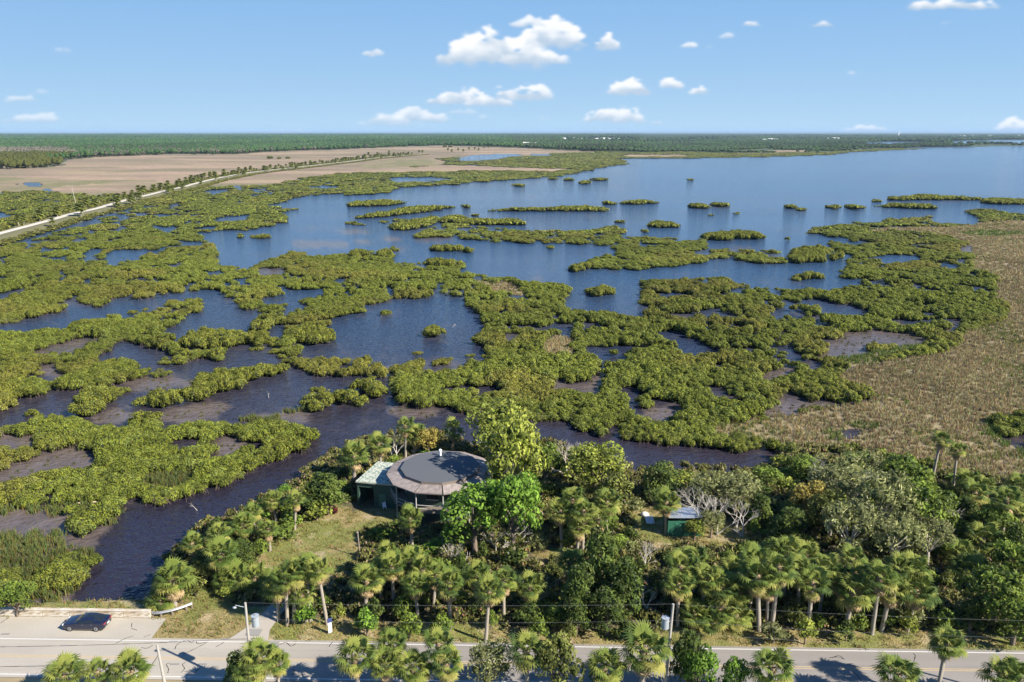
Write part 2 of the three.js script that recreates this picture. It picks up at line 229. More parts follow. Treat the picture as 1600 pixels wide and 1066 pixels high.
// ------------------------------------------------------------------ road, bridge deck, driveway
const RY = UP + .12, R0 = at(0, 998, RY), R1 = at(1600, 1021, RY), RE = R1.clone().sub(R0).setY(0).normalize(), RN = V(-RE.z, 0, RE.x); // RN points to the camera side
const roadV = (x, z) => (x - R0.x) * RN.x + (z - R0.z) * RN.z, roadU = (x, z) => (x - R0.x) * RE.x + (z - R0.z) * RE.z;
const rp = (u, v, y = RY) => V(R0.x + RE.x * u + RN.x * v, y, R0.z + RE.z * u + RN.z * v);
const nearLine = roadV(...(p => [p.x, p.z])(at(0, 1053.5, RY))), LW = nearLine;
const wallV = roadV(...(p => [p.x, p.z])(at(0, 963, RY))), shoulderU = roadU(...(p => [p.x, p.z])(at(246, 985, RY)));
console.log('lane width', LW / 2, 'wall offset', wallV, shoulderU);
const drivePoly = [[352, 1003], [385, 982], [408, 962], [428, 940], [446, 922], [462, 926], [452, 945], [436, 965], [422, 985], [418, 1003]].map(q => at(...q, UP));
function inPoly(P, x, z) { let c = false; for (let i = 0, j = P.length - 1; i < P.length; j = i++) if ((P[i].z > z) !== (P[j].z > z) && x < (P[j].x - P[i].x) * (z - P[i].z) / (P[j].z - P[i].z) + P[i].x) c = !c; return c; }
const inDrive = (x, z) => inPoly(drivePoly, x, z) || (roadV(x, z) > wallV && roadU(x, z) < shoulderU);
{
  const speck = noiseTex(512, (i, j) => { const n = .80 + .11 * tn(i, j, 512, 160, 3) + .09 * hash2(i, j, 4); return [n, n * .99, n * .97]; }); 
  speck.repeat.set(1 / 3, 1 / 3);
  const am = new THREE.MeshStandardMaterial({ vertexColors: true, map: speck, roughness: .93, side: THREE.DoubleSide });
  const strip = (u0, u1, v0, v1, y, du, dv, fn) => { const pos = [], col = [], uv = [], idx = [], nu = Math.max(1, Math.round((u1 - u0) / du)), nv = Math.max(1, Math.round((v1 - v0) / dv)); for (let i = 0; i <= nu; i++) for (let j = 0; j <= nv; j++) { const u = lerp(u0, u1, i / nu), v = lerp(v0, v1, j / nv), p = rp(u, v, y); pos.push(p.x, p.y, p.z); uv.push(u, v); col.push(...fn(u, v)); } for (let i = 0; i < nu; i++) for (let j = 0; j < nv; j++) { const a = i * (nv + 1) + j, b = a + nv + 1; idx.push(a, a + 1, b, a + 1, b + 1, b); } const g = geoOf(pos, pos.map((_, k) => k % 3 === 1 ? 1 : 0), col, uv); g.setIndex(idx); return g; };
  // worn wheel tracks and the pale older surface by the bridge
  const tone = (u, v) => { const w = sst(22, 46, u + 3 * fbm(u * .3, v * .5, 5, 2)), n = fbm(u * .25, v * 1.1, 7, 4), s = fbm(u * .03, v * 1.6, 9, 3), k = .84 + .2 * n + .14 * (s - .5); return [lerp(.47, .31, w) * k, lerp(.43, .285, w) * k, lerp(.375, .265, w) * k]; };
  const road = mesh('road', strip(-60, 190, -.45, LW + .45, RY, .45, .35, tone), am); tag(road, 'sun-bleached grey two-lane road along the front of the lot', 'road', null, 'structure');
  const sh = mesh('road_shoulder', strip(-60, shoulderU, wallV, -.452, RY - .004, .5, .5, (u, v) => { const k = .86 + .24 * fbm(u * .3, v * .4, 13, 4); return [.47 * k, .43 * k, .37 * k]; }), am); tag(sh, 'pale paved shoulder on the bridge approach', 'road', null, 'structure');
  const sn = mesh('road_shoulder', strip(-60, 190, LW + .452, LW + 3.2, RY - .03, .6, .6, (u, v) => { const k = .7 + .5 * fbm(u * .5, v * .6, 15, 4); return [.36 * k, .29 * k, .17 * k]; }), am); tag(sn, 'sandy near shoulder of the road', 'road', null, 'structure');
  const wornTex = noiseTex(256, (i, j) => { const n = .75 + .25 * tn(i, j, 256, 60, 6); return [n, n, n]; });
  const paintM = (c) => new THREE.MeshStandardMaterial({ color: rgb(...c), map: wornTex, roughness: .8, side: THREE.DoubleSide });
  const white = (u, v) => [1, 1, 1], wm = paintM([.74, .72, .68]), ym = paintM([.60, .44, .24]);
  for (const v of [0, LW]) { const l = mesh('edge_line', strip(-60, 190, v - .07, v + .07, RY + .005, 4, .2, white), wm, road); l.name = 'edge_line'; }
  for (const v of [LW / 2 - .13, LW / 2 + .13]) mesh('centre_line', strip(-60, 190, v - .055, v + .055, RY + .005, 4, .2, white), ym, road);
  // tar snakes: thin dark poured lines
  const tar = std([.20, .19, .18], .85), R = rng(44);
  const snake = (pts, w) => { const c = new THREE.CatmullRomCurve3(pts.map(p => at(...p, RY + .009))), n = pts.length * 6, pos = []; const P = c.getPoints(n); for (let i = 0; i < n; i++) { const a = P[i], b = P[i + 1], t = b.clone().sub(a).normalize(), s = V(-t.z, 0, t.x).multiplyScalar(w * (.6 + .8 * R()) / 2); pos.push(a.x + s.x, a.y, a.z + s.z, a.x - s.x, a.y, a.z - s.z, b.x + s.x, b.y, b.z + s.z, a.x - s.x, a.y, a.z - s.z, b.x - s.x, b.y, b.z - s.z, b.x + s.x, b.y, b.z + s.z); } mesh('crack_seal', geoOf(pos, pos.map((_, k) => k % 3 === 1 ? 1 : 0)), tar, road); };
  for (const p of [[[0, 1011], [60, 1010], [110, 1009], [180, 1007], [260, 1004], [340, 1000], [400, 998]], [[0, 1042], [60, 1041], [140, 1040], [200, 1040]], [[180, 1006], [195, 998], [208, 994]], [[273, 1015], [276, 1008], [284, 1003], [291, 1001]], [[293, 1001], [300, 1004], [303, 1001]], [[306, 1002], [309, 1006], [316, 1005], [324, 1003]], [[337, 1011], [345, 1007], [350, 1003]], [[286, 1023], [300, 1016], [322, 1005]], [[220, 1012], [230, 1013], [239, 1008]], [[262, 1052], [263, 1045], [260, 1038], [266, 1036]], [[283, 1051], [288, 1045], [285, 1038], [290, 1035]], [[304, 1052], [308, 1047], [314, 1044]], [[400, 1012], [405, 1008], [412, 1009]], [[412, 1014], [425, 1013], [436, 1008], [446, 1004], [455, 1010], [462, 1006]], [[514, 1011], [517, 1006], [520, 1004]], [[537, 1018], [540, 1008], [548, 1005], [556, 1007]], [[584, 1016], [588, 1008], [582, 1007]], [[456, 1055], [460, 1049], [457, 1046]], [[1295, 1028], [1310, 1027], [1318, 1030]], [[1428, 1034], [1430, 1024], [1427, 1021]], [[1300, 1028], [1312, 1025], [1320, 1031]], [[1332, 1050], [1340, 1056], [1345, 1064]], [[178, 1053], [186, 1044], [190, 1036]], [[196, 1041], [199, 1035], [196, 1033]], [[1575, 1029], [1580, 1027], [1590, 1030]], [[1570, 1030], [1572, 1026]], [[205, 982], [214, 985]], [[206, 974], [205, 980]], [[224, 996], [234, 992]], [[0, 974], [6, 970], [12, 966]]]) snake(p, .06);
  for (const [a, b] of [[100, 1009], [50, 1041.5], [270, 1003], [352, 998.5], [8, 991], [273, 1038], [316, 1038]]) { const p = at(a, b, RY + .012), g = bx(.9, .008, .22, p.x, p.y, p.z, -Math.atan2(RE.z, RE.x) + .05); mesh('road_patch', flat(g), tar, road); }
  for (const [a, b] of [[397, 988, 1.6, 1], [425, 1005, 1.5, .55]]) { const p = at(a, b, RY + .012); mesh('road_patch', flat(bx(1.5, .008, b === 988 ? 1.1 : .6, p.x, p.y, p.z, -Math.atan2(RE.z, RE.x))), std([.24, .23, .21], .9), road); }
  // driveway sheet
  const s = new THREE.Shape(drivePoly.map(p => new THREE.Vector2(p.x, -p.z))); const dg = new THREE.ShapeGeometry(s, 4); dg.rotateX(-Math.PI / 2); dg.translate(0, UP + .07, 0); const dp = dg.attributes.position, dc = []; for (let i = 0; i < dp.count; i++) dc.push(.46, .42, .37); dg.setAttribute('color', new THREE.Float32BufferAttribute(dc, 3));
  tag(mesh('driveway', dg, am), 'short pale driveway turning off the road under palms', 'driveway', null, 'structure');
  // bridge parapet in cast lengths
  const conc = new THREE.MeshStandardMaterial({ map: noiseTex(256, (i, j) => { const n = .72 + .16 * tn(i, j, 256, 12, 2) + .12 * tn(i, j, 256, 70, 3), st = sst(.55, .8, tn(i, j, 256, 7, 9)) * .25; return [n - st * .5, (n - st * .7) * .965, (n - st) * .9]; }), color: rgb(.72, .70, .68), roughness: .9, side: THREE.DoubleSide });
  const uEnd = roadU(...(p => [p.x, p.z])(at(238, 962, RY))), par = thing('bridge_parapet', 'low stained concrete bridge parapet between road shoulder and creek', 'parapet', rp(0, 0, RY));
  const ang = -Math.atan2(RE.z, RE.x);
  for (let u = uEnd - 3; u > -60; u -= 3.02) { const p = rp(u + 1.5, wallV - .18, RY), g = new RoundedBoxGeometry(2.98, .78, .34, 2, .03); g.rotateY(ang); g.translate(p.x - par.position.x, .39, p.z - par.position.z); mesh('wall_section', g, conc, par); const h = new RoundedBoxGeometry(3.0, .12, .44, 2, .03); h.rotateY(ang); h.translate(p.x - par.position.x, .842, p.z - par.position.z); mesh('coping', h, conc, par); }
  for (let u = uEnd - 4; u > -60; u -= 9) { const p = rp(u, wallV - .1, 0); const g = new RoundedBoxGeometry(1.1, 1.9, .9, 2, .05); g.rotateY(ang); g.translate(p.x - par.position.x, -.95 - .03, p.z - par.position.z); mesh('pier', g, conc, par); }
  // bent guardrail
  const rail = thing('guardrail', 'bent grey steel guardrail at the end of the bridge wall', 'guardrail', at(262, 961, UP)), steel = std([.42, .43, .45], .45, { metalness: .7 });
  const path = new THREE.CatmullRomCurve3([[234, 957], [245, 958], [256, 956.5], [272, 953], [290, 947], [300, 943]].map(q => at(q[0], q[1], UP + .65).sub(rail.position)));
  const prof = [[-.16, 0], [-.12, .05], [-.05, .05], [0, 0], [.05, .05], [.12, .05], [.16, 0]], pos = [], P = path.getPoints(24); for (let i = 0; i < 24; i++) for (let k = 0; k < 6; k++) { const q = (p, nx, m) => { const t = nx.clone(); return [p.x - t.z * prof[m][1], p.y + prof[m][0], p.z + t.x * prof[m][1]]; }; const t = P[i + 1].clone().sub(P[i]).setY(0).normalize(); const A = q(P[i], t, k), B = q(P[i + 1], t, k), C = q(P[i + 1], t, k + 1), D = q(P[i], t, k + 1); pos.push(...A, ...B, ...C, ...A, ...C, ...D); }
  mesh('rail_beam', geoOf(pos), steel, rail); for (const t of [.06, .3, .55, .8, .97]) { const p = path.getPoint(t); mesh('post', bx(.14, 1.0, .14, p.x, -.1 + .3, p.z - .12), std([.25, .2, .16], .9), rail); }
}
// ------------------------------------------------------------------ water and ground
const TONE = { 1: [.045, .042, .024], 2: [.29, .208, .135], 9: [.25, .195, .105], 3: [.17, .155, .065], 4: [.06, .045, .034], 0: [.040, .030, .020], 5: [.105, .088, .042], 6: [.27, .21, .082], 7: [.05, .07, .03], 8: [.07, .065, .03] };
const rowsV = []; for (let v = 1130; v > 700; v -= 2.6) rowsV.push(v); for (let v = 700; v > 300; v -= 1.8) rowsV.push(v); for (let v = 300; v > 250; v -= 1.1) rowsV.push(v); for (let v = 250; v > 214; v -= .6) rowsV.push(v); for (const v of [213, 211.5, 210, 209, 208, 207.4]) rowsV.push(v);
function sheet(rows, u0, u1, du, fn) {
  const nu = Math.round((u1 - u0) / du) + 1, pos = new Float32Array(rows.length * nu * 3), col = new Float32Array(rows.length * nu * 3), uv = new Float32Array(rows.length * nu * 2), idx = [];
  rows.forEach((v, j) => { for (let i = 0; i < nu; i++) { const p = at(u0 + i * du, v), k = j * nu + i, r = fn(p.x, p.z, u0 + i * du, v); pos.set([p.x, r[0], p.z], k * 3); col.set(r[1], k * 3); uv.set([p.x, p.z], k * 2); if (i + 1 < nu && j + 1 < rows.length) idx.push(k, k + 1, k + nu, k + 1, k + nu + 1, k + nu); } });
  const g = new THREE.BufferGeometry(); g.setAttribute('position', new THREE.BufferAttribute(pos, 3)); g.setAttribute('color', new THREE.BufferAttribute(col, 3)); g.setAttribute('uv', new THREE.BufferAttribute(uv, 2)); g.setIndex(idx); g.computeVertexNormals(); return g;
}
{
  const grain = noiseTex(512, (i, j) => { const n = .62 + .22 * tn(i, j, 512, 64, 3) + .16 * tn(i, j, 512, 170, 5); return [n, n, n]; });
  grain.repeat.set(1 / 9, 1 / 9);
  const gm = new THREE.MeshStandardMaterial({ vertexColors: true, roughness: .95, side: THREE.DoubleSide, map: grain, bumpMap: grain, bumpScale: .12, color: rgb(1.5, 1.5, 1.5) });
  const g = sheet(rowsV, -260, 1860, 2.8, (x, z) => {
    const p = warped(x, z), u = Math.round(mirror(p[0])), v = Math.max(0, Math.min(MH - 1, Math.round(p[1] - MY0))); let c = cls[v * MW + Math.min(MW - 1, u)];
    let y = groundY(x, z); if (c === 4 || c === 8) y = Math.min(y, -.1); let t = TONE[c];
    const far = Math.min(1, -z / 900), n = fbm(x * .05, z * .03, 41, 4), n2 = fbm(x * .28, z * .28, 47, 3), k = .72 + .56 * lerp(n2, n, far * .6);
    let r = t[0] * k, gg = t[1] * k, b = t[2] * k;
    if (c === 9) { const w = sst(.38, .66, n) * .8; r = lerp(r, .16 * k, w * .7); gg = lerp(gg, .148 * k, w * .7); b = lerp(b, .055 * k, w * .7); const w2 = sst(.56, .72, fbm(x * .035 + 50, z * .03, 43, 3)); r = lerp(r, .27 * k, w2); gg = lerp(gg, .20 * k, w2); b = lerp(b, .125 * k, w2); }
    if (c === 3) { const w = sst(.35, .6, fbm(x * .02, z * .012, 87, 4)); r = lerp(r, .25 * k, w); gg = lerp(gg, .185 * k, w); b = lerp(b, .11 * k, w); }
    if (c === 2) { const w = sst(.45, .72, n) * .6; r = lerp(r, .22 * k, w); gg = lerp(gg, .19 * k, w); b = lerp(b, .085 * k, w); if (-z > 700) { const s = fbm(x * .004, z * .012, 53, 3); const q = sst(.3, .68, s), w2 = sst(.54, .66, fbm(x * .006 + 20, z * .02, 57, 4)); r *= lerp(.70, 1.14, q); gg *= lerp(.72, 1.10, q); b *= lerp(.72, 1.12, q); r = lerp(r, .12, w2 * .55); gg = lerp(gg, .11, w2 * .55); b = lerp(b, .05, w2 * .55); } }
    if (c === 6) { const w = sst(.40, .62, n2); r = lerp(r, .15 * k, w); gg = lerp(gg, .155 * k, w); b = lerp(b, .035 * k, w); const s = sst(.6, .72, fbm(x * .5, z * .5, 59, 3)); r = lerp(r, .40, s * .6); gg = lerp(gg, .31, s * .6); b = lerp(b, .19, s * .6); }
    return [y, [r, gg, b]];
  });
  tag(mesh('marsh_ground', g, gm), 'flat tidal marsh ground of mud, tan dry marsh and grassy upland', 'ground', null, 'structure');
}
{
  const ripple = noiseTex(512, (i, j) => { const n = .5 * tn(i, j, 512, 26, 8) + .3 * tn(i, j, 512, 61, 9) + .2 * tn(i, j, 512, 128, 10); return [n, n, n]; }, false);
  ripple.repeat.set(1 / 26, 1 / 20);
  const wm = new THREE.MeshPhysicalMaterial({ vertexColors: true, roughness: .10, ior: 1.33, side: THREE.DoubleSide, bumpMap: ripple, bumpScale: .22 });
  const rows = rowsV.filter((_, i) => i % 2 === 0 || i > rowsV.length - 3);
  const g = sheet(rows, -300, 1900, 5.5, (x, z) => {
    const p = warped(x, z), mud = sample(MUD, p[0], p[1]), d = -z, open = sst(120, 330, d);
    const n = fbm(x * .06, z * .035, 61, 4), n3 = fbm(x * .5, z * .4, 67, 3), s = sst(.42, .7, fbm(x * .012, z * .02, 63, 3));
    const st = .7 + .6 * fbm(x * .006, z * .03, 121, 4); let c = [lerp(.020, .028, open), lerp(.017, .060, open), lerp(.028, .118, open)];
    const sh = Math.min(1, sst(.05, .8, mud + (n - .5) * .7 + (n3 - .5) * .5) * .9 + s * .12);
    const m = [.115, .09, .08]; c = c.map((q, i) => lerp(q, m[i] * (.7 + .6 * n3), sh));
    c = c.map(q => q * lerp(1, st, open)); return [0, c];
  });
  tag(mesh('bay_water', g, wm), 'tidal water of the bay, lagoons and creek', 'water', null, 'structure');
}

// ------------------------------------------------------------------ foliage builders
const _v = V(0, 0, 0), _n = V(0, 0, 0), _a = V(0, 0, 0), _b = V(0, 0, 0);
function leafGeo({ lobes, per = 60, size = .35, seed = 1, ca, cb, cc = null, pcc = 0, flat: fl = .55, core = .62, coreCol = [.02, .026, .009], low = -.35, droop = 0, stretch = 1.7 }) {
  const R = rng(seed), pos = [], nor = [], col = [];
  const tri = (a, b, c, n, q) => { for (const p of [a, b, c]) { pos.push(p.x, p.y, p.z); nor.push(n.x, n.y, n.z); col.push(...q); } };
  for (const [cx, cy, cz, r, ry] of lobes) {
    const ryy = ry || r, n = Math.round(per * r * Math.max(r, ryy) / (size * size) * .6), tint = .68 + .62 * R();
    for (let i = 0; i < n; i++) {
      const yy = low + (1 - low) * Math.pow(R(), .8), th = R() * 6.283, s = Math.sqrt(Math.max(0, 1 - yy * yy)); _n.set(s * Math.cos(th), yy, s * Math.sin(th));
      const bump = .78 + .34 * noise(_n.x * 3 + cx, _n.z * 3 + cz + _n.y * 2, seed) + .12 * (R() - .5); _v.set(cx + _n.x * r * bump, cy + _n.y * ryy * bump, cz + _n.z * r * bump);
      _a.set(R() - .5, R() - .5 - droop, R() - .5).normalize(); _b.copy(_n).multiplyScalar(1 - fl).addScaledVector(_a, fl).normalize();
      _a.set(R() - .5, (R() - .5) * .8 - droop, R() - .5).cross(_b).normalize(); const w = _b.clone().cross(_a);
      const l = size * (.6 + .8 * R()), h = l / stretch; const A = _v.clone().addScaledVector(_a, l * .6), B = _v.clone().addScaledVector(w, h * .5), C = _v.clone().addScaledVector(_a, -l * .6), D = _v.clone().addScaledVector(w, -h * .5);
      const nn = _b.clone().multiplyScalar(.55).addScaledVector(_n, .6).normalize(), m = Math.min(1, Math.max(0, R() * .9 + (noise(_v.x * .9, _v.z * .9, seed + 3) - .5) * .5)); let q = ca.map((k, t) => lerp(k, cb[t], m) * tint); if (cc && R() < pcc) q = cc.map(k => k * (.7 + .5 * R()));
      tri(A, B, D, nn, q); tri(B, C, D, nn, q);
    }
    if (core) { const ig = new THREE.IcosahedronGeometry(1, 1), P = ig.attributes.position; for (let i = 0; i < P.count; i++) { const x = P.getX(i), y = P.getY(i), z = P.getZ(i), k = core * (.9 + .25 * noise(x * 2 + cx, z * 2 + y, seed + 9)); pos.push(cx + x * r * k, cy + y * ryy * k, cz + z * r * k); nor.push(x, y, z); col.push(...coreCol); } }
  }
  return geoOf(pos, nor, col);
}
function bushLobes(R, n, rad, h, spread) { const o = [[0, h * .55, 0, rad * .62, h * .45]]; for (let i = 1; i < n; i++) { const a = i * 2.4 + R(), d = rad * spread * (.5 + .5 * R()), r = rad * (.34 + .22 * R()); o.push([Math.cos(a) * d, h * (.34 + .32 * R()), Math.sin(a) * d, r, r * .9]); } return o; }
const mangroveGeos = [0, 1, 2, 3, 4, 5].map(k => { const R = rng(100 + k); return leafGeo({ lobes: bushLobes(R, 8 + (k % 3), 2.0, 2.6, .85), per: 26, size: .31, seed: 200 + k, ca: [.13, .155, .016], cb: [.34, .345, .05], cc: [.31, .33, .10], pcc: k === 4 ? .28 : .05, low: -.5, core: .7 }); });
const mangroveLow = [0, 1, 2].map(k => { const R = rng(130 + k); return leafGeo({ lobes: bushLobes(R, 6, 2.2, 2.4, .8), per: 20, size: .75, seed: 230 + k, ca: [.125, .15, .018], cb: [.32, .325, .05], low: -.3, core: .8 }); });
const rootGeo = (() => { const R = rng(5), g = []; for (let i = 0; i < 14; i++) { const a = R() * 6.28, d = 1 + R() * .9; g.push(tube(V(Math.cos(a) * d * .6, 1.1, Math.sin(a) * d * .6), V(Math.cos(a) * d * 1.15, -.3, Math.sin(a) * d * 1.15), .03, .03, 3)); } return merge(g); })();
const rootMat = std([.13, .10, .075], .95);
function instanced(name, items, mat, parent) { // items: [geometry, [[x,y,z,sx,sy,sz,turn,r,g,b]...]]
  const M = new THREE.Matrix4(), Q = new THREE.Quaternion(), UPV = V(0, 1, 0), C = new THREE.Color();
  for (const [g, list] of items) { if (!list.length) continue; const im = new THREE.InstancedMesh(g, mat, list.length); im.name = name; im.castShadow = im.receiveShadow = true; im.userData.kind = 'stuff';
    list.forEach((q, i) => { M.compose(V(q[0], q[1], q[2]), Q.setFromAxisAngle(UPV, q[6]), V(q[3], q[4], q[5])); im.setMatrixAt(i, M); im.setColorAt(i, C.setRGB(q[7], q[8], q[9])); }); parent.add(im); }
}
function stuff(name, label, category) { const o = new THREE.Group(); o.name = numbered(name); o.userData = { label, category, kind: 'stuff' }; scene.add(o); return o; }

// islets that stand alone in the water are things of their own
const islandMask = new Uint8Array(MW * MH); 
{
  const keep = cls.slice(); const own = [];
  const isletLabels = new Map();
  const all = [...islands.filter((_, i) => i !== 4).map(i => [L(i[0]), 'bay']), ...dots.map(d => [blob(...d), 'dot']), ...lagoonIslets.map(s => [L(s), 'lagoon'])];
  all.forEach(([poly, where], n) => { cls.fill(0); paint(1, poly); for (let i = 0; i < cls.length; i++) if (cls[i] && keep[i] === 1) islandMask[i] = n + 1; });
  cls.set(keep);
  const R = rng(77), cells = new Map();
  all.forEach(([poly, where], n) => {
    const us = poly.map(p => p[0]), vs = poly.map(p => p[1]), c = at((Math.min(...us) + Math.max(...us)) / 2, (Math.min(...vs) + Math.max(...vs)) / 2), d = -c.z;
    const far = where === 'bay' ? 'in the open bay' : where === 'dot' ? 'as a small dark tuft alone in the open bay' : 'in the muddy lagoon';
    const wide = (Math.max(...us) - Math.min(...us)) * d / F, sz = wide > 60 ? 'long' : wide > 22 ? 'broad' : wide > 9 ? 'small' : 'tiny';
    const g = thing('mangrove_islet', `${sz} green mangrove islet standing ${where === 'dot' ? far : far}`, 'islet', V(c.x, 0, c.z), 0, `${sz} mangrove islets ${where === 'lagoon' ? 'in the lagoons' : where === 'dot' ? 'dotted over the bay' : 'in the bay'}`);
    const s = Math.max(1.9, d / 190), a = at(Math.min(...us) - 2, Math.min(...vs) - 1), b = at(Math.max(...us) + 2, Math.max(...vs) + 1), a2 = at(Math.max(...us) + 2, Math.min(...vs) - 1), b2 = at(Math.min(...us) - 2, Math.max(...vs) + 1);
    let made = 0; const place = (x, z, lim = .6) => { const far = d > 420, geo = far ? mangroveLow[made % 3] : mangroveGeos[made % 6], m = mesh('bush', geo, leafMat, g), k = s / 2.3 * (.8 + .5 * R()); m.position.set(x - c.x, -.15, z - c.z); const w = k * (lim < .6 ? .6 : .82); m.scale.set(w, Math.min(lim * 1.1, 1.1) * (.75 + .4 * R()), w); m.rotation.y = R() * 6.28; made++; };
    for (let z = a.z; z < b.z; z += s) for (let x = Math.min(a.x, b2.x); x < Math.max(a2.x, b.x); x += s) { if (made > 260) break; const X = x + (R() - .5) * s * .8, Z = z + (R() - .5) * s * .8, p = warped(X, Z), i = Math.max(0, Math.min(MH - 1, Math.round(p[1] - MY0))) * MW + Math.min(MW - 1, Math.max(0, Math.round(p[0]))); if (islandMask[i] === n + 1) { const top = canopyAt(X, Z, p, (u, v) => islandMask[Math.max(0, Math.min(MH - 1, Math.round(v - MY0))) * MW + Math.min(MW - 1, Math.round(mirror(u)))] === n + 1); if (top || R() < .5) place(X, Z, top ? top / 1.9 : .3); } }
    if (!made) place(c.x, c.z);
  });
}
// the mangrove thickets that run together
{
  const R = rng(9), lists = mangroveGeos.map(() => []), lows = mangroveLow.map(() => []), roots = [], grass = [], tallg = [], reeds = [];
  let z = -78; while (z > -2700) {
    const d = -z, s = d < 260 ? 1.42 : 1.42 * d / 260, half = .72 * d + 25;
    for (let x = -half; x < half; x += s) {
      const X = x + (R() - .5) * s * .9, Z = z + (R() - .5) * s * .9, p = warped(X, Z), u = Math.min(MW - 1, Math.round(mirror(p[0]))), v = Math.round(p[1] - MY0); if (v < 0 || v >= MH) continue;
      const k = v * MW + u, c = cls[k]; if (c !== 1 || islandMask[k] || nearCauseway(X, Z)) continue;
      const n = fbm(X * .09, Z * .09, 71, 3), hole = fbm(X * .16 + 40, Z * .13, 73, 3); const ht = d < 190 ? .67 : .61; const chan = Math.abs(fbm(X * .021 + 7, Z * .014, 111, 3) - .5), chan2 = Math.abs(fbm(X * .045 + 3, Z * .03, 117, 3) - .5), cw = (d > 165 && p[0] < 760 ? 1 : .45) * sst(140, 220, d); if (chan < .024 * cw || chan2 < .016 * cw) continue; if (hole > ht || (hole > ht - .05 && R() < .5)) continue; const top = canopyAt(X, Z, p, (a, b) => { const q = clsPx(a, b); return q !== 0 && q !== 4 && q !== 8; }); if (!top && (noise(X, Z, 3) > .45)) continue;
      const sc = .76 * (s / 1.42) * (.55 + .75 * n + .35 * R() * R()), hh = Math.min(1.1, (.30 + .85 * n)) * (.66 + .55 * R()) * (d > 300 ? .8 : 1), t = .72 + .5 * fbm(X * .03, Z * .03, 79, 3) + .16 * (R() - .5), yel = sst(.45, .75, fbm(X * .05 + 9, Z * .05, 83, 3));
      const lim = top ? top / 1.9 : .3, hs = Math.min(hh, lim * 1.15), ws = sc * (lim < .6 ? .6 : .78); const q = [X, -.05, Z, ws, hs, ws, R() * 6.28, t * lerp(.93, 1.10, yel), t, t * lerp(.9, 1.15, yel)];
      if (d < 420) lists[R() < .1 ? 4 : Math.floor(R() * 6)].push(q); else lows[Math.floor(R() * 3)].push(q);
      if (d < 260) { const edge = [0, 4].includes(clsPx(p[0], p[1] + 7)); if (edge) roots.push([X, 0, Z, .8, .9, .8, R() * 6.28, 1, 1, 1]); }
    }
    z -= s;
  }
  const g = stuff('mangrove_thicket', 'dense yellow-green mangrove thicket winding between the lagoons', 'mangroves');
  instanced('bushes', [...mangroveGeos.map((q, i) => [q, lists[i]]), ...mangroveLow.map((q, i) => [q, lows[i]])], leafMat, g);
  instanced('prop_roots', [[rootGeo, roots]], rootMat, g);
  console.log('mangroves', lists.map(l => l.length), lows.map(l => l.length), roots.length);
}
// grasses
const tuft = (seed, n, h, w, spread, ca, cb) => { const R = rng(seed), pos = [], col = []; for (let i = 0; i < n; i++) { const a = R() * 6.28, d = R() * spread, x = Math.cos(a) * d, z = Math.sin(a) * d, l = h * (.6 + .6 * R()), b = R() * 6.28, lean = l * (.2 + .4 * R()), t = R() * 6.28, c = ca.map((q, k) => lerp(q, cb[k], R())); const wx = Math.cos(t) * w, wz = Math.sin(t) * w, mx = x + Math.cos(b) * lean * .4, mz = z + Math.sin(b) * lean * .4; pos.push(x - wx, 0, z - wz, x + wx, 0, z + wz, mx + wx * .7, l * .6, mz + wz * .7, x - wx, 0, z - wz, mx + wx * .7, l * .6, mz + wz * .7, mx - wx * .7, l * .6, mz - wz * .7, mx - wx * .7, l * .6, mz - wz * .7, mx + wx * .7, l * .6, mz + wz * .7, x + Math.cos(b) * lean, l, z + Math.sin(b) * lean); for (let k = 0; k < 9; k++) col.push(...c); } return geoOf(pos, null, col); };
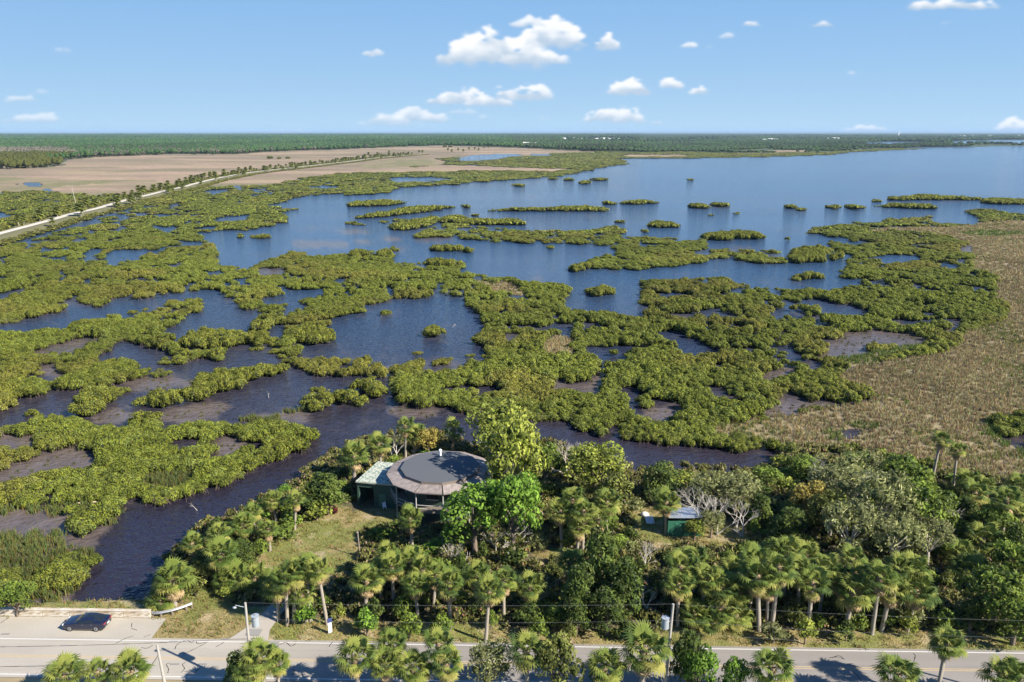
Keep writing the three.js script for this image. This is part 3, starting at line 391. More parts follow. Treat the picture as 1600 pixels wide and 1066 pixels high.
{
  const R = rng(15), tanT = [0, 1, 2].map(k => tuft(300 + k, 26, .75, .06, .8, [.20, .155, .075], [.38, .295, .16])), grT = [0, 1].map(k => tuft(310 + k, 24, .7, .055, .7, [.11, .13, .03], [.24, .225, .075])), lawnT = [0, 1].map(k => tuft(320 + k, 26, .32, .035, .7, [.14, .135, .03], [.34, .27, .11]));
  const lt = tanT.map(() => []), lg = grT.map(() => []), ll = lawnT.map(() => []);
  for (let z = -62; z > -640; ) { const d = -z, s = d < 130 ? 1.0 : 1.0 * Math.max(1, d / 190), half = .7 * d + 8;
    for (let x = -half; x < half; x += s) { const X = x + (R() - .5) * s, Z = z + (R() - .5) * s, c = classAt(X, Z), y = groundY(X, Z), t = .75 + .5 * fbm(X * .08, Z * .08, 91, 3), k = Math.max(1, s / 1.0);
      if ((c === 2 || c === 9) && R() < .85) { const gn = .75 * sst(.5, .74, fbm(X * .06, Z * .045, 97, 3)); (gn > R() ? lg[R() * 2 | 0] : lt[R() * 3 | 0]).push([X, y - .03, Z, k, .7 + .5 * R(), k, R() * 6.28, t, t, t]); }
      else if (c === 3 && R() < .9) lg[R() * 2 | 0].push([X, y - .03, Z, k, .9 + .5 * R(), k, R() * 6.28, t * .8, t, t * .8]);
      else if (c === 8 && d < 200) { if (fbm(X * .12, Z * .1, 101, 3) > .38) for (let q = 0; q < 2; q++) lg[R() * 2 | 0].push([X + R() - .5, -.05, Z + R() - .5, 1.1, 1.0 + .7 * R(), 1.1, R() * 6.28, t * .75, t * .8, t * .8]); }
      else if (c === 6 && d < 140) { if (R() < .8) ll[R() * 2 | 0].push([X, y - .02, Z, 1, .6 + .7 * R(), 1, R() * 6.28, t, t, t]); }
      else if (c === 4 && R() < .12 && d < 260) lg[R() * 2 | 0].push([X, -.02, Z, .6, .6 * R() + .3, .6, R() * 6.28, t * .6, t * .6, t * .6]); }
    z -= s; }
  const gm = foliage({ transmission: .25 });
  instanced('tufts', tanT.map((q, i) => [q, lt[i]]), gm, stuff('dry_marsh_grass', 'tan dry marsh grass covering the open flat', 'grass'));
  instanced('tufts', grT.map((q, i) => [q, lg[i]]), gm, stuff('green_marsh_grass', 'dull green rushes standing in shallows and wet marsh', 'grass'));
  const onRoad = (x, z) => roadV(x, z) > -.6 || inDrive(x, z);
  instanced('tufts', lawnT.map((q, i) => [q, ll[i].filter(e => !onRoad(e[0], e[2]))]), gm, stuff('lawn_grass', 'yellowish short grass of the lawn and road verge', 'grass'));
  console.log('grass', lt.map(l => l.length), lg.map(l => l.length), ll.map(l => l.length));
}
// ------------------------------------------------------------------ far land: forest, causeway, settlement
{
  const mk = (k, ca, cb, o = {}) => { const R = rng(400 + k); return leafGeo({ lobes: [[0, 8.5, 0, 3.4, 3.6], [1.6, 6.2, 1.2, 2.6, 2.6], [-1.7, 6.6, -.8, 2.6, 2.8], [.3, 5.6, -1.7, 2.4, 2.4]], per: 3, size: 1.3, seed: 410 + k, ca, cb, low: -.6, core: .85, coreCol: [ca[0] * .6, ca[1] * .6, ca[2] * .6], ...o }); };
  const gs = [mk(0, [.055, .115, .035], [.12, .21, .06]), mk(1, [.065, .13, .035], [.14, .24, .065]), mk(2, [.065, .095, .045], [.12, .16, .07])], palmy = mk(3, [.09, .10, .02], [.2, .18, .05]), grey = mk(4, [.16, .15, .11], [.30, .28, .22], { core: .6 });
  const trunks = new THREE.CylinderGeometry(.22, .3, 6, 4).toNonIndexed(); trunks.translate(0, 3, 0); { const c = []; for (let i = 0; i < trunks.attributes.position.count; i++) c.push(.26, .22, .17); trunks.setAttribute('color', new THREE.Float32BufferAttribute(c, 3)); }
  const R = rng(21), ls = gs.map(() => []), lp = [], lg = [], lt = [];
  let z = -1150; while (z > -16000) {
    const d = -z, s = Math.max(7, d / 230), half = .72 * d;
    for (let x = -half; x < half; x += s) { const X = x + (R() - .5) * s, Z = z + (R() - .5) * s * 1.6, p = proj(X + (fbm(X * .006, Z * .006, 3, 3) - .5) * 90, 0, Z + (fbm(X * .006, Z * .006, 7, 3) - .5) * 160), u = mirror(p[0]), v = p[1]; let c = 7; if (v > MY0) c = cls[Math.min(MH - 1, Math.round(v - MY0)) * MW + Math.min(MW - 1, Math.round(u))]; if (c !== 7 || v > 300) continue;
      const clr = fbm(X * .0025, Z * .0012, 31, 3); if (u > 820 && d > 1700 && clr > .60 && R() < .9) continue; if (u > 870 && u < 1000 && v > 217 && v < 223 && R() < .8) continue; if (u > 1280 && u < 1335 && v > 217 && v < 220 && R() < .8) continue;
      const k = s / 7 * (.8 + .5 * R()), h = (u > 1000 ? .62 : .95) * (.62 + .8 * fbm(X * .0016, Z * .0008, 43, 3)) * (.75 + .5 * R()) * Math.min(1.6, Math.max(1, s / 12)), t = .45 + 1.0 * fbm(X * .004, Z * .0016, 37, 4) + .15 * (R() - .5);
      const q = [X, 0, Z, k, h, k, R() * 6.28, t, t, t], edge = v > 234 && u < 760;
      if (edge && u < 100 && v > 247) { lp.push(q); if (R() < .8) lt.push([...q.slice(0, 7), 1.2, 1.2, 1.2]); } else if (edge && u < 100 && v > 238) { q[4] *= 1.1; lg.push(q); } else if (edge && R() < .22 + .3 * fbm(X * .01, 5, 3, 2)) { lg.push(q); } else if (u < 800 && R() < .05) lg.push(q); else { ls[(u > 800 && R() < .6) ? 2 : R() * 2 | 0].push(q); if (edge) lt.push([...q.slice(0, 7), .8, .8, .8]); } }
    z -= s * 1.6;
  }
  const fm = foliage({ transmission: .1 });
  instanced('trees', [...gs.map((q, i) => [q, ls[i]]), [palmy, lp], [grey, lg], [trunks, lt]], fm, stuff('far_forest', 'far green pine and palm forest spreading to the horizon', 'forest'));
  console.log('forest', ls.map(l => l.length), lp.length, lg.length, lt.length);
}
const farPalmGeo = (() => { const R = rng(3), pos = [], col = []; for (let i = 0; i < 34; i++) { const a = i * 2.4, e = 1.2 - i * .062, c = Math.cos(e), l = 2.1; const dx = Math.cos(a) * c, dz = Math.sin(a) * c, dy = Math.sin(e), px = -Math.sin(a) * .6, pz = Math.cos(a) * .6, t = .6 + .7 * R(); pos.push(0, 0, 0, dx * l * .7 + px, dy * l * .7, dz * l * .7 + pz, dx * l * .7 - px, dy * l * .7, dz * l * .7 - pz, dx * l * .7 + px, dy * l * .7, dz * l * .7 + pz, dx * l * 1.1, dy * l * .9 - .35, dz * l * 1.1, dx * l * .7 - px, dy * l * .7, dz * l * .7 - pz); for (let k = 0; k < 6; k++) col.push(.15 * t, .17 * t, .025 * t); } return geoOf(pos, null, col); })();
const farTrunk = new THREE.CylinderGeometry(.17, .2, 1, 5); farTrunk.translate(0, .5, 0);
{
  const pts = CAUSE.map(q => at(q[0], q[1], 1.6));
  const c = new THREE.CatmullRomCurve3(pts, false, 'centripetal'), N = 120, P = c.getSpacedPoints(N), road = [], bank = [], bc = [];
  const off = (i, w, y) => { const t = P[Math.min(N, i + 1)].clone().sub(P[Math.max(0, i - 1)]).normalize(); return [P[i].x - t.z * w, y, P[i].z + t.x * w]; };
  for (let i = 0; i < N; i++) { road.push(...off(i, -2.4, 1.75), ...off(i + 1, -2.4, 1.75), ...off(i + 1, 2.4, 1.75), ...off(i, -2.4, 1.75), ...off(i + 1, 2.4, 1.75), ...off(i, 2.4, 1.75)); for (const [a, ya, b, yb] of [[-18, -.4, -7, 1.6], [-7, 1.6, 7, 1.6], [7, 1.6, 18, -.4]]) { bank.push(...off(i, a, ya), ...off(i + 1, a, ya), ...off(i + 1, b, yb), ...off(i, a, ya), ...off(i + 1, b, yb), ...off(i, b, yb)); } }
  tag(mesh('causeway_bank', geoOf(bank), std([.13, .12, .05], .95)), 'low green bank carrying the shell road across the marsh', 'bank', null, 'structure');
  tag(mesh('shell_road', geoOf(road), std([.52, .47, .39], .95)), 'white shell road running away across the marsh', 'road', null, 'structure');
  const R = rng(8), lists = mangroveLow.map(() => []);
  for (let i = 0; i < N; i++) for (let k = 0; k < 26; k++) { const nearS = R() < .5, w = nearS ? 8 + R() * 9 : -(5.5 + R() * 11); const p = off(i, w, 1.0); const j = R(); const q = off(Math.min(N, i + 1), w, 1.0); lists[R() * 3 | 0].push([lerp(p[0], q[0], j), .2, lerp(p[2], q[2], j), 1.0, nearS ? .35 + .25 * R() : .6 + .5 * R(), 1.0, R() * 6, .8, .75, .8]); }
  instanced('bushes', mangroveLow.map((g, i) => [g, lists[i]]), leafMat, stuff('bank_scrub', 'low green scrub along both banks of the shell road', 'scrub'));
  for (let i = 0; i < 190; i++) { const t = 6 + (N - 10) * Math.pow(i / 190, .9), k = Math.floor(t), left = R() < .7, w = (left ? -1 : 1) * (5 + R() * 6), p = off(k, w, 1.1); if (Math.abs(p[0]) > -p[2] * .66) continue; const h = 3 + 3.4 * R(), s = 1.1 + .8 * R(); const o = thing('roadside_palm', left ? 'small far palm on the landward side of the white shell road' : 'small far palm on the canal side of the white shell road', 'palm', V(p[0] + R() * 3, 1.0, p[2] + R() * 3), R() * 6, left ? 'palms on the landward side of the shell road' : 'palms on the canal side of the shell road'); const tr = mesh('trunk', farTrunk, paleBark, o); tr.scale.y = h; const cr = mesh('crown', farPalmGeo, leafMat, o); cr.position.y = h; cr.scale.setScalar(s); }
  // tall thin mast near the bend
  const m = at(119, 321, .5), mast = thing('thin_mast', 'thin pale mast standing in green marsh left of the shell road', 'mast', m); mesh('mast_pole', tube(V(0, 0, 0), V(-1.5, 13, 0), .16, .1), std([.5, .47, .42]), mast); mesh('mast_foot', bx(.6, .4, .6, 0, .1, 0), barkMat, mast);
}
{ // palms and bushes out on the dry marsh
  const R = rng(62); const g = 'lone palms dotting the far dry marsh';
  for (const [u, v] of [[608, 241], [616, 243], [655, 238], [660, 240], [700, 236], [706, 238], [716, 235], [724, 237], [733, 234], [742, 233], [748, 235], [756, 232], [764, 231], [570, 248], [576, 245], [590, 243]]) { const p = at(u, v + 2, .4); const h = 6 + 3 * R(), o = thing('marsh_palm', 'lone dark palm out on the far dry marsh', 'palm', p, R() * 6, g); const t = mesh('trunk', farTrunk, barkMat, o); t.scale.set(1.6, h, 1.6); const c = mesh('crown', farPalmGeo, leafMat, o); c.position.y = h; c.scale.setScalar(2.1); }
  for (const [u, v, s] of [[422, 248, 7], [436, 248.5, 5], [450, 248, 5], [30, 263, 5], [41, 263, 4], [695, 230, 9], [704, 230, 8]]) { const p = at(u, v, .2), o = thing('marsh_thicket', 'dark round bush alone on the far dry marsh', 'bush', p, R() * 6, 'bushes on the far dry marsh'); const m = mesh('foliage', mangroveLow[0], leafMat, o); m.scale.set(s / 2, s / 3, s / 2); }
}
{ // houses of the far settlement
  const R = rng(31), wall = [std([.75, .73, .69]), std([.6, .57, .52]), std([.7, .66, .6])], roof = [std([.62, .61, .6]), std([.33, .32, .31]), std([.75, .74, .72])];
  const spots = []; for (let i = 0; i < 26; i++) spots.push([880 + R() * 92, 218 + R() * 2.4]); for (let i = 0; i < 7; i++) spots.push([1192 + R() * 22, 219.5 + R() * 1.6]); for (let i = 0; i < 12; i++) spots.push([1285 + R() * 46, 218 + R()]); for (let i = 0; i < 5; i++) spots.push([815 + R() * 20, 229 + R()]); for (let i = 0; i < 12; i++) spots.push([1500 + R() * 98, 212 + R() * 2]);
  for (const [u, v] of spots) { const p = at(u, v, 0), w = 14 + 14 * R(), d = 12 + 6 * R(), h = 7 + 4 * R(), o = thing('far_house', 'tiny pale far house among trees near the horizon', 'house', p, R() * .6 - .3, 'houses of the far settlement'); mesh('wall', bx(w, h, d, 0, h / 2, 0), wall[R() * 3 | 0], o); const s = new THREE.Shape([new THREE.Vector2(-d / 2 - .6, 0), new THREE.Vector2(d / 2 + .6, 0), new THREE.Vector2(0, d * .32)]), g = new THREE.ExtrudeGeometry(s, { depth: w + 1, bevelEnabled: false }); g.rotateY(Math.PI / 2); g.translate(-w / 2 - .5, h + .005, 0); mesh('roof', g, roof[R() * 3 | 0], o); }
  const p = at(1404, 213, 0), o = thing('far_stack', 'tiny white stack rising over the far tree line', 'stack', p); mesh('shaft', tube(V(0, 0, 0), V(0, 62, 0), 7, 5, 10), std([.8, .8, .8]), o); mesh('cap', tube(V(0, 62, 0), V(0, 65, 0), 5.6, 5.6, 10), std([.5, .5, .5]), o);
}
// ------------------------------------------------------------------ round house
const EAVE = 6.2, houseC = at(688, 733, EAVE + .3).setY(UP), houseR = 83.5 / F * proj(houseC.x, EAVE, houseC.z)[2];
const annexH = 4.7, aA = at(555, 752, annexH), aB = at(590, 721, annexH), aD = at(619, 758, annexH), annexP = [aA, aB, aB.clone().add(aD).sub(aA), aD];
// ------------------------------------------------------------------ palms
const frondMats = [[.095, .145, .024], [.155, .20, .036], [.225, .25, .05], [.32, .30, .08], [.065, .105, .022]].map(c => foliage({ vertexColors: false, color: rgb(...c), transmission: .3 })), deadMat = foliage({ vertexColors: false, color: rgb(.36, .26, .14), transmission: .1 }), palmTrunkMat = std([.30, .26, .21], .95), bootMat = std([.24, .17, .10], .95);
const frondGeos = [0, 1, 2].map(k => { const R = rng(500 + k), pos = []; const pet = 1.05; pos.push(-.03, 0, 0, .03, 0, 0, 0, .06, pet, 0, -.04, .1, 0, .04, .1, 0, .05, pet);
  const n = 17; for (let i = 0; i < n; i++) { const a = (i / (n - 1) - .5) * 4.1 + (R() - .5) * .08, l = (.95 - .25 * Math.abs(i / (n - 1) - .5)) * (.85 + .25 * R()), fold = .10 * Math.cos(a * .8), w = .07, sx = Math.sin(a), cz = Math.cos(a), dr = .32 + .3 * R(); const mx = sx * l * .6, mz = pet + cz * l * .6, my = .06 + fold - Math.abs(a) * .05, px = cz * w, pz = -sx * w, tip = [sx * l, my - dr * l * .6, pet + cz * l];
    pos.push(0, .05, pet, mx - px, my, mz - pz, mx + px, my + .04, mz + pz, mx - px, my, mz - pz, ...tip, mx + px, my + .04, mz + pz); } return geoOf(pos); });
const trunkGeo = (() => { const g = new THREE.CylinderGeometry(.17, .21, 1, 8, 8), p = g.attributes.position; for (let i = 0; i < p.count; i++) { const k = 1 + .06 * Math.sin(p.getY(i) * 40 + i); p.setX(i, p.getX(i) * k); p.setZ(i, p.getZ(i) * k); } g.translate(0, .5, 0); g.computeVertexNormals(); return g; })();
const bootGeo = (() => { const R = rng(6), g = [new THREE.SphereGeometry(.36, 8, 6).scale(1, 1.5, 1)]; for (let i = 0; i < 22; i++) { const a = i * 2.4, y = -.75 + i * .05; g.push(tube(V(Math.cos(a) * .2, y, Math.sin(a) * .2), V(Math.cos(a) * .44, y + .36, Math.sin(a) * .44), .045, .02, 3)); } return merge(g); })();
const PR = rng(2024);
function palmCrown(o, y, s, n, dead, lean = [0, 0]) {
  const b = mesh('bud', bootGeo, bootMat, o); b.position.set(lean[0], y - .1, lean[1]); b.scale.setScalar(s * .9);
  for (let i = 0; i < n + dead; i++) { const f = i < n, m = mesh(f ? 'frond' : 'dead_frond', frondGeos[i % 3], f ? frondMats[i < n * .25 ? 1 + (PR() * 2 | 0) : i > n * .8 ? 3 - (PR() * 1.6 | 0) : PR() * 4 < 1 ? 4 : PR() * 3 | 0] : deadMat, o); const e = f ? 1.35 - 1.95 * Math.pow(i / n, .85) + .4 * (PR() - .5) : -1.0 - .4 * PR(); m.position.set(lean[0], y + (f ? .12 : -.25), lean[1]); m.rotation.set(-e, i * 2.399 + .3 * PR(), 0, 'YXZ'); m.scale.setScalar(s * (f ? (i < 3 ? .7 : .8 + .34 * PR()) : .8)); }
}
function palm(u, v, H, label, group, o = {}) {
  const c = at(u, v, UP + H), sz = (o.s || 1) * (.9 + .36 * PR()), g = thing('cabbage_palm', label, 'palm', V(c.x, UP - .05, c.z), 0, group), lx = (o.lean || 0) + (H > 2.5 ? (PR() - .5) * .9 : 0), R = PR();
  const t = mesh('trunk', trunkGeo, o.dark ? bootMat : palmTrunkMat, g); t.scale.set(sz * 1.05, H, sz * 1.05); if (lx) { t.rotation.order = 'ZYX'; t.rotation.z = -Math.atan2(lx, H); g.position.x -= lx; } t.rotation.y = R * 6;
  palmCrown(g, H, sz, o.n || 21 + (PR() * 14 | 0), Math.round((o.dead ?? 7) * (.4 + 1.2 * PR())), [lx, 0]); return g; }
const PB = 'palms on the creek bank left of the house lot', PF = 'palms crowded along the far verge of the road', PN = 'palms on the near side of the road', PY = 'palms in the brush in front of the round house', PR2 = 'tall slim palms at the marsh edge';
const bankL = 'bushy cabbage palm on the creek bank beside the lawn', vergeL = 'tall cabbage palm in the dense row behind the road verge', nearL = 'cabbage palm on the near side of the road', yardL = 'cabbage palm standing in brush between the road and the round house';
for (const [u, v, H, s] of [[345, 868, 4, 1.15], [300, 850, 3.6, 1], [340, 836, 4.4, 1], [379, 822, 3.2, .95], [393, 802, 3.2, .9], [418, 828, 3, 1], [425, 783, 3.6, 1], [462, 783, 4.2, 1], [485, 772, 3.2, .9], [320, 872, 2.6, .9]]) palm(u, v, H, bankL, PB, { s: s * .86 });
palm(269, 908, 3.2, 'cabbage palm with brown skirt rising beside the bent guardrail', null, { s: 1.1, dead: 12 });
for (const [u, v, H, s] of [[553, 713, 4.6, 1.2], [592, 695, 5, 1], [633, 667, 6, 1.1], [650, 682, 4, 1]]) palm(u, v, H, 'cabbage palm behind the round house beside the water', 'palms behind the round house', { s });
palm(708, 672, 5, 'dark green palm beyond the roof of the round house', null, { s: 1.1, dark: true });
for (const [u, v, H, l] of [[446, 906, 5.6, 0], [462, 895, 6.2, .9], [478, 889, 6.4, 0], [497, 892, 6.6, -.3], [434, 916, 4.4, 0], [471, 930, 3.2, 0]]) palm(u, v, H, 'cabbage palm in the clump beside the driveway', 'palms clumped beside the driveway', { s: .95, lean: l, dead: 9 });
for (const [u, v, H] of [[572, 908, 4.2], [612, 886, 5], [640, 880, 4.6], [648, 915, 4.6], [660, 890, 5], [702, 914, 5.4], [764, 924, 6], [787, 908, 5], [828, 918, 3.8], [605, 868, 4], [590, 895, 4], [680, 900, 4], [745, 900, 4.4], [890, 880, 4]]) palm(u, v, H, yardL, PY, { s: .95, dead: 10 });
palm(641, 812, 4.6, 'single cabbage palm directly before the round house wall', null, { s: 1, dead: 9 });
for (const [u, v, H] of [[893, 782, 6.5], [912, 800, 6], [876, 800, 5.5], [948, 785, 6.5], [935, 812, 5], [905, 825, 4]]) palm(u, v, H, 'cabbage palm in the grove right of the round house', 'palms in the grove right of the round house', { dead: 12 });
palm(1041, 785, 4.6, 'cabbage palm in front of the small green-sided shed', null, { s: 1.05, dead: 6 });
for (const [u, v, H] of [[1064, 888, 6], [1080, 878, 5], [1060, 915, 5], [1105, 905, 5.4], [1128, 920, 4.6], [1150, 895, 5], [1184, 903, 6.4], [1180, 878, 6], [1217, 888, 7.2], [1228, 866, 6], [1248, 890, 6], [1270, 913, 5.6], [1290, 888, 6], [1310, 905, 5], [1334, 925, 5], [1332, 875, 6.5], [1375, 903, 6.8], [1392, 922, 5], [1405, 888, 6.5], [1432, 926, 4.6], [1425, 892, 6], [1345, 900, 6], [1155, 925, 4], [1260, 868, 5.4], [1200, 915, 5], [1205, 868, 5.4]]) palm(u, v, H, vergeL, PF, { dead: 9, lean: (u % 7 - 3) * .12 });
palm(1470, 687, 7.6, 'taller of two slim palms at the marsh edge', null, { s: .85, n: 26, dead: 3 }); palm(1496, 704, 7, 'shorter of two slim palms at the marsh edge', null, { s: .85, n: 26, dead: 8 });
for (const [u, v, H] of [[1573, 782, 6], [1524, 772, 3.2], [1540, 760, 3], [1590, 800, 4], [1510, 752, 3.4], [1590, 760, 3.4]]) palm(u, v, H, 'cabbage palm in the grove beside the tan marsh', 'palms in the grove beside the tan marsh', { s: .95 });
for (const [u, v, H, s] of [[1535, 845, 2.2, 1.2], [1512, 893, 1.6, 1.1], [1530, 905, 1.4, 1], [368, 906, 1.3, 1], [398, 905, 1.3, 1], [352, 912, 1.0, .9], [1085, 960, 2, 1], [1125, 955, 2.2, 1.1], [1105, 968, 1.4, .9], [1150, 962, 1.6, 1], [845, 960, 1, .8], [250, 940, .8, .8], [425, 915, 1.4, .9], [1500, 870, 1.6, 1]]) palm(u, v, H, 'low trunkless palmetto with stiff fan leaves near the ground', 'low palmettos in the brush', { s, n: 28, dead: 3 });
for (const [u, v, H, s] of [[100, 1058, 3.4, 1], [152, 1052, 3.6, 1], [203, 1050, 3.8, 1], [405, 1030, 5.2, 1], [433, 1038, 4.6, .9], [390, 1050, 4.4, 1], [554, 1030, 5, 1.05], [611, 1008, 5.4, .85], [602, 1040, 4.4, .95], [645, 1044, 4.2, 1.05], [685, 1008, 6.2, .9], [697, 1038, 4.6, 1], [822, 1020, 5.6, 1], [945, 1044, 4.4, 1.2], [1402, 1056, 4, 1.1], [1565, 1056, 4, 1.1], [1590, 1064, 3.6, 1]]) palm(u, v, H, nearL, PN, { s: s * .9, dead: 6 });
palm(1007, 1018, 5.8, 'big full-crowned palm on the near side beside the transformer pole', null, { s: 1.15, dead: 6 });
palm(1479, 1008, 6.2, 'single round-headed palm standing against the open road', null, { s: 1.0, n: 44, dead: 8 });
palm(1206, 1046, 4.6, 'dark-leaved palm on the near side with its shadow on the road', null, { s: 1, dead: 2 });

// ------------------------------------------------------------------ broadleaf trees and shrubs
const KINDS = {
  cedar: { ca: [.058, .100, .018], cb: [.166, .211, .036], size: .25, per: 26, flat: .6 }, oak: { ca: [.096, .154, .020], cb: [.256, .320, .045], size: .27, per: 24 }, lime: { ca: [.096, .192, .018], cb: [.256, .397, .051], size: .28, per: 26 },
  yellow: { ca: [.166, .211, .026], cb: [.410, .435, .077], size: .25, per: 20 }, willow: { ca: [.192, .211, .064], cb: [.435, .442, .192], size: .28, per: 24, droop: .25, stretch: 3 }, olive: { ca: [.109, .134, .026], cb: [.256, .269, .058], size: .27, per: 23 }, ochre: { ca: [.256, .205, .038], cb: [.486, .397, .102], size: .26, per: 22 } };
const treeCache = new Map(), shrubCache = new Map();
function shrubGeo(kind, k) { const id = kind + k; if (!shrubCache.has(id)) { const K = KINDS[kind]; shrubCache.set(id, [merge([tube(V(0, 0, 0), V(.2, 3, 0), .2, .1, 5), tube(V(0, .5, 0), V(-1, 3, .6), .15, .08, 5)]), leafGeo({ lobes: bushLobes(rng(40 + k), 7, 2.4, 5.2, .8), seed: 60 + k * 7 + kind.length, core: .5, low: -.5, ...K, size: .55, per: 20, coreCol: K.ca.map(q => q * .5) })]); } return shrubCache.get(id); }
function treeGeo(kind, k) { // unit tree: crown about 5 m across, 6 m tall
  const id = kind + k; if (treeCache.has(id)) return treeCache.get(id); const R = rng(700 + k * 13 + kind.length * 7), lobes = [], limbs = [tube(V(0, 0, 0), V(.1, 2.2, .05), .24, .16, 7)];
  const n = kind === 'cedar' ? 11 : 13; for (let i = 0; i < n; i++) { const a = i * 2.4 + R() * .5, t = i / n, y = kind === 'cedar' ? 1.5 + 3.6 * t : 2.2 + 2.6 * Math.sqrt(t) + R() * .5, d = (kind === 'cedar' ? 1.35 * (1.05 - t * .8) : 1.75 * Math.sqrt(1.02 - t * t * .8)) * (.7 + .4 * R()), r = (kind === 'cedar' ? .95 : 1.0) * (.65 + .5 * R()); lobes.push([Math.cos(a) * d, y, Math.sin(a) * d, r, r * .82]); limbs.push(tube(V(.1, 1.2 + R() * 1.4, .05), V(Math.cos(a) * d, y, Math.sin(a) * d), .085, .03, 5)); }
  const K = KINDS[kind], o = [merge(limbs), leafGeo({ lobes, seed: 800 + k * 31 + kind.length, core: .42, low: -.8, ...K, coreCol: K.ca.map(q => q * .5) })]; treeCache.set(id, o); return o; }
const TR = rng(55);
function tree(name, u, v, H, wpx, kind, label, group, o = {}) { // H: height of the crown's middle, wpx: crown width in photo pixels
  const c = at(u, v, UP + H), dep = proj(c.x, c.y, c.z)[2], w = wpx / F * dep, g = thing(name, label, o.cat || 'tree', V(c.x, UP - .05, c.z), TR() * 6.28, group), [tg, lg] = o.cat === 'shrub' ? shrubGeo(kind, TR() * 3 | 0) : treeGeo(kind, TR() * 3 | 0); const sx = w / 5.0, sy = H / 3.5 * (o.sy || 1); const t = mesh('trunk', tg, o.pale ? paleBark : barkMat, g); const cr = mesh('crown', lg, leafMat, g); for (const m of [t, cr]) m.scale.set(sx, sy, sx); return g; }
const T = tree;
T('juniper_tree', 508, 760, 4.2, 88, 'cedar', 'big dark rounded juniper beside the carport and lawn');
T('juniper_tree', 377, 858, 2.6, 56, 'cedar', 'dark round juniper between bank palms and lawn'); T('juniper_tree', 318, 888, 1.8, 50, 'olive', 'olive green bush under the bank palms');
T('shade_tree', 785, 672, 6.4, 112, 'yellow', 'tall yellow-green tree rising behind the round house roof', null, { pale: true }); T('shade_tree', 800, 718, 8.5, 100, 'yellow', 'thin-leaved tree with pale trunk overhanging the round roof', null, { pale: true });
T('shade_tree', 742, 800, 6, 108, 'lime', 'vivid green tree against the front of the round house'); T('shade_tree', 802, 795, 6.8, 90, 'lime', 'vivid green tree right of the one fronting the round house'); T('shade_tree', 820, 770, 4, 60, 'lime', 'bright green low tree under the thin-leaved tree');
T('shade_tree', 852, 722, 5, 60, 'oak', 'green tree on the creek bank right of the tall yellow-green tree'); T('shade_tree', 930, 730, 5.4, 100, 'yellow', 'broad yellow-green tree on the creek bank left of the dark round tree'); T('shade_tree', 960, 768, 4.2, 60, 'olive', 'olive tree beside the broad yellow-green creekside tree');
T('shade_tree', 1035, 745, 4, 84, 'cedar', 'dark round tree standing on the creek edge behind the shed'); T('shade_tree', 1110, 765, 3.8, 70, 'willow', 'feathery pale green tree behind the shed'); T('shade_tree', 1150, 768, 4, 78, 'willow', 'feathery pale tree right of the shed');
for (const [u, v, H, w, k] of [[1310, 762, 5, 90, 'willow'], [1350, 740, 4.6, 80, 'willow'], [1412, 745, 5, 90, 'oak'], [1440, 795, 5.4, 100, 'oak'], [1385, 785, 6, 100, 'willow'], [1330, 825, 5, 85, 'willow'], [1400, 840, 4.6, 90, 'willow'], [1455, 840, 4, 70, 'willow'], [1300, 800, 4.4, 70, 'olive']]) T('grey_green_tree', u, v, H, w, k, 'silvery grey-green tree in the wide mass right of the shed', 'grey-green trees right of the shed', { pale: true });
T('shade_tree', 1086, 826, 1.8, 34, 'yellow', 'thin yellow-green sapling screening the shed front'); T('shade_tree', 1112, 815, 2.4, 46, 'willow', 'pale sapling covering the right end of the shed'); T('shade_tree', 1265, 785, 4.2, 62, 'ochre', 'yellow-brown tree left of the silvery tree mass'); T('shade_tree', 1235, 815, 3.8, 75, 'cedar', 'dark tree left of the yellow-brown tree'); T('shade_tree', 1190, 790, 3.4, 56, 'cedar', 'dark low tree right of the feathery pale trees'); T('shade_tree', 1402, 845, 2.6, 36, 'lime', 'small vivid green tree under the silvery trees');
for (const [u, v, H, w] of [[940, 870, 6.2, 95], [975, 905, 5.6, 85], [905, 915, 5, 75], [950, 945, 3.6, 85], [900, 955, 3, 60]]) T('juniper_tree', u, v, H, w, 'cedar', 'dark tall juniper in the clump at the road verge opposite the big palm', 'dark junipers at the road verge');
for (const [u, v, H, w, k] of [[1560, 925, 4.4, 100, 'oak'], [1590, 960, 3.6, 90, 'oak'], [1520, 955, 2.6, 60, 'cedar'], [1585, 880, 4, 70, 'oak']]) T('shade_tree', u, v, H, w, k, 'leafy green tree at the right end of the road verge', 'green trees at the end of the verge');
T('shade_tree', 870, 1040, 4.6, 78, 'olive', 'dark olive tree beside the road on the near side'); T('shade_tree', 765, 1040, 3.6, 75, 'willow', 'grey thin-leaved tree on the near side of the road'); T('juniper_tree', 1075, 1022, 5, 72, 'cedar', 'dark tree right of the transformer pole'); T('shade_tree', 1092, 1048, 4, 60, 'lime', 'bright green bush below the dark tree by the pole'); T('shade_tree', 1150, 1060, 3, 50, 'lime', 'low bright green bush on the near side of the road'); T('juniper_tree', 368, 1046, 3.8, 60, 'cedar', 'dark green bush among near-side palms beside the pole');
T('shade_tree', 668, 688, 3.4, 48, 'ochre', 'yellowish bush behind the round house roof'); T('shade_tree', 22, 932, 2.6, 60, 'oak', 'rounded green bush at the water behind the parapet', null, { cat: 'bush' });
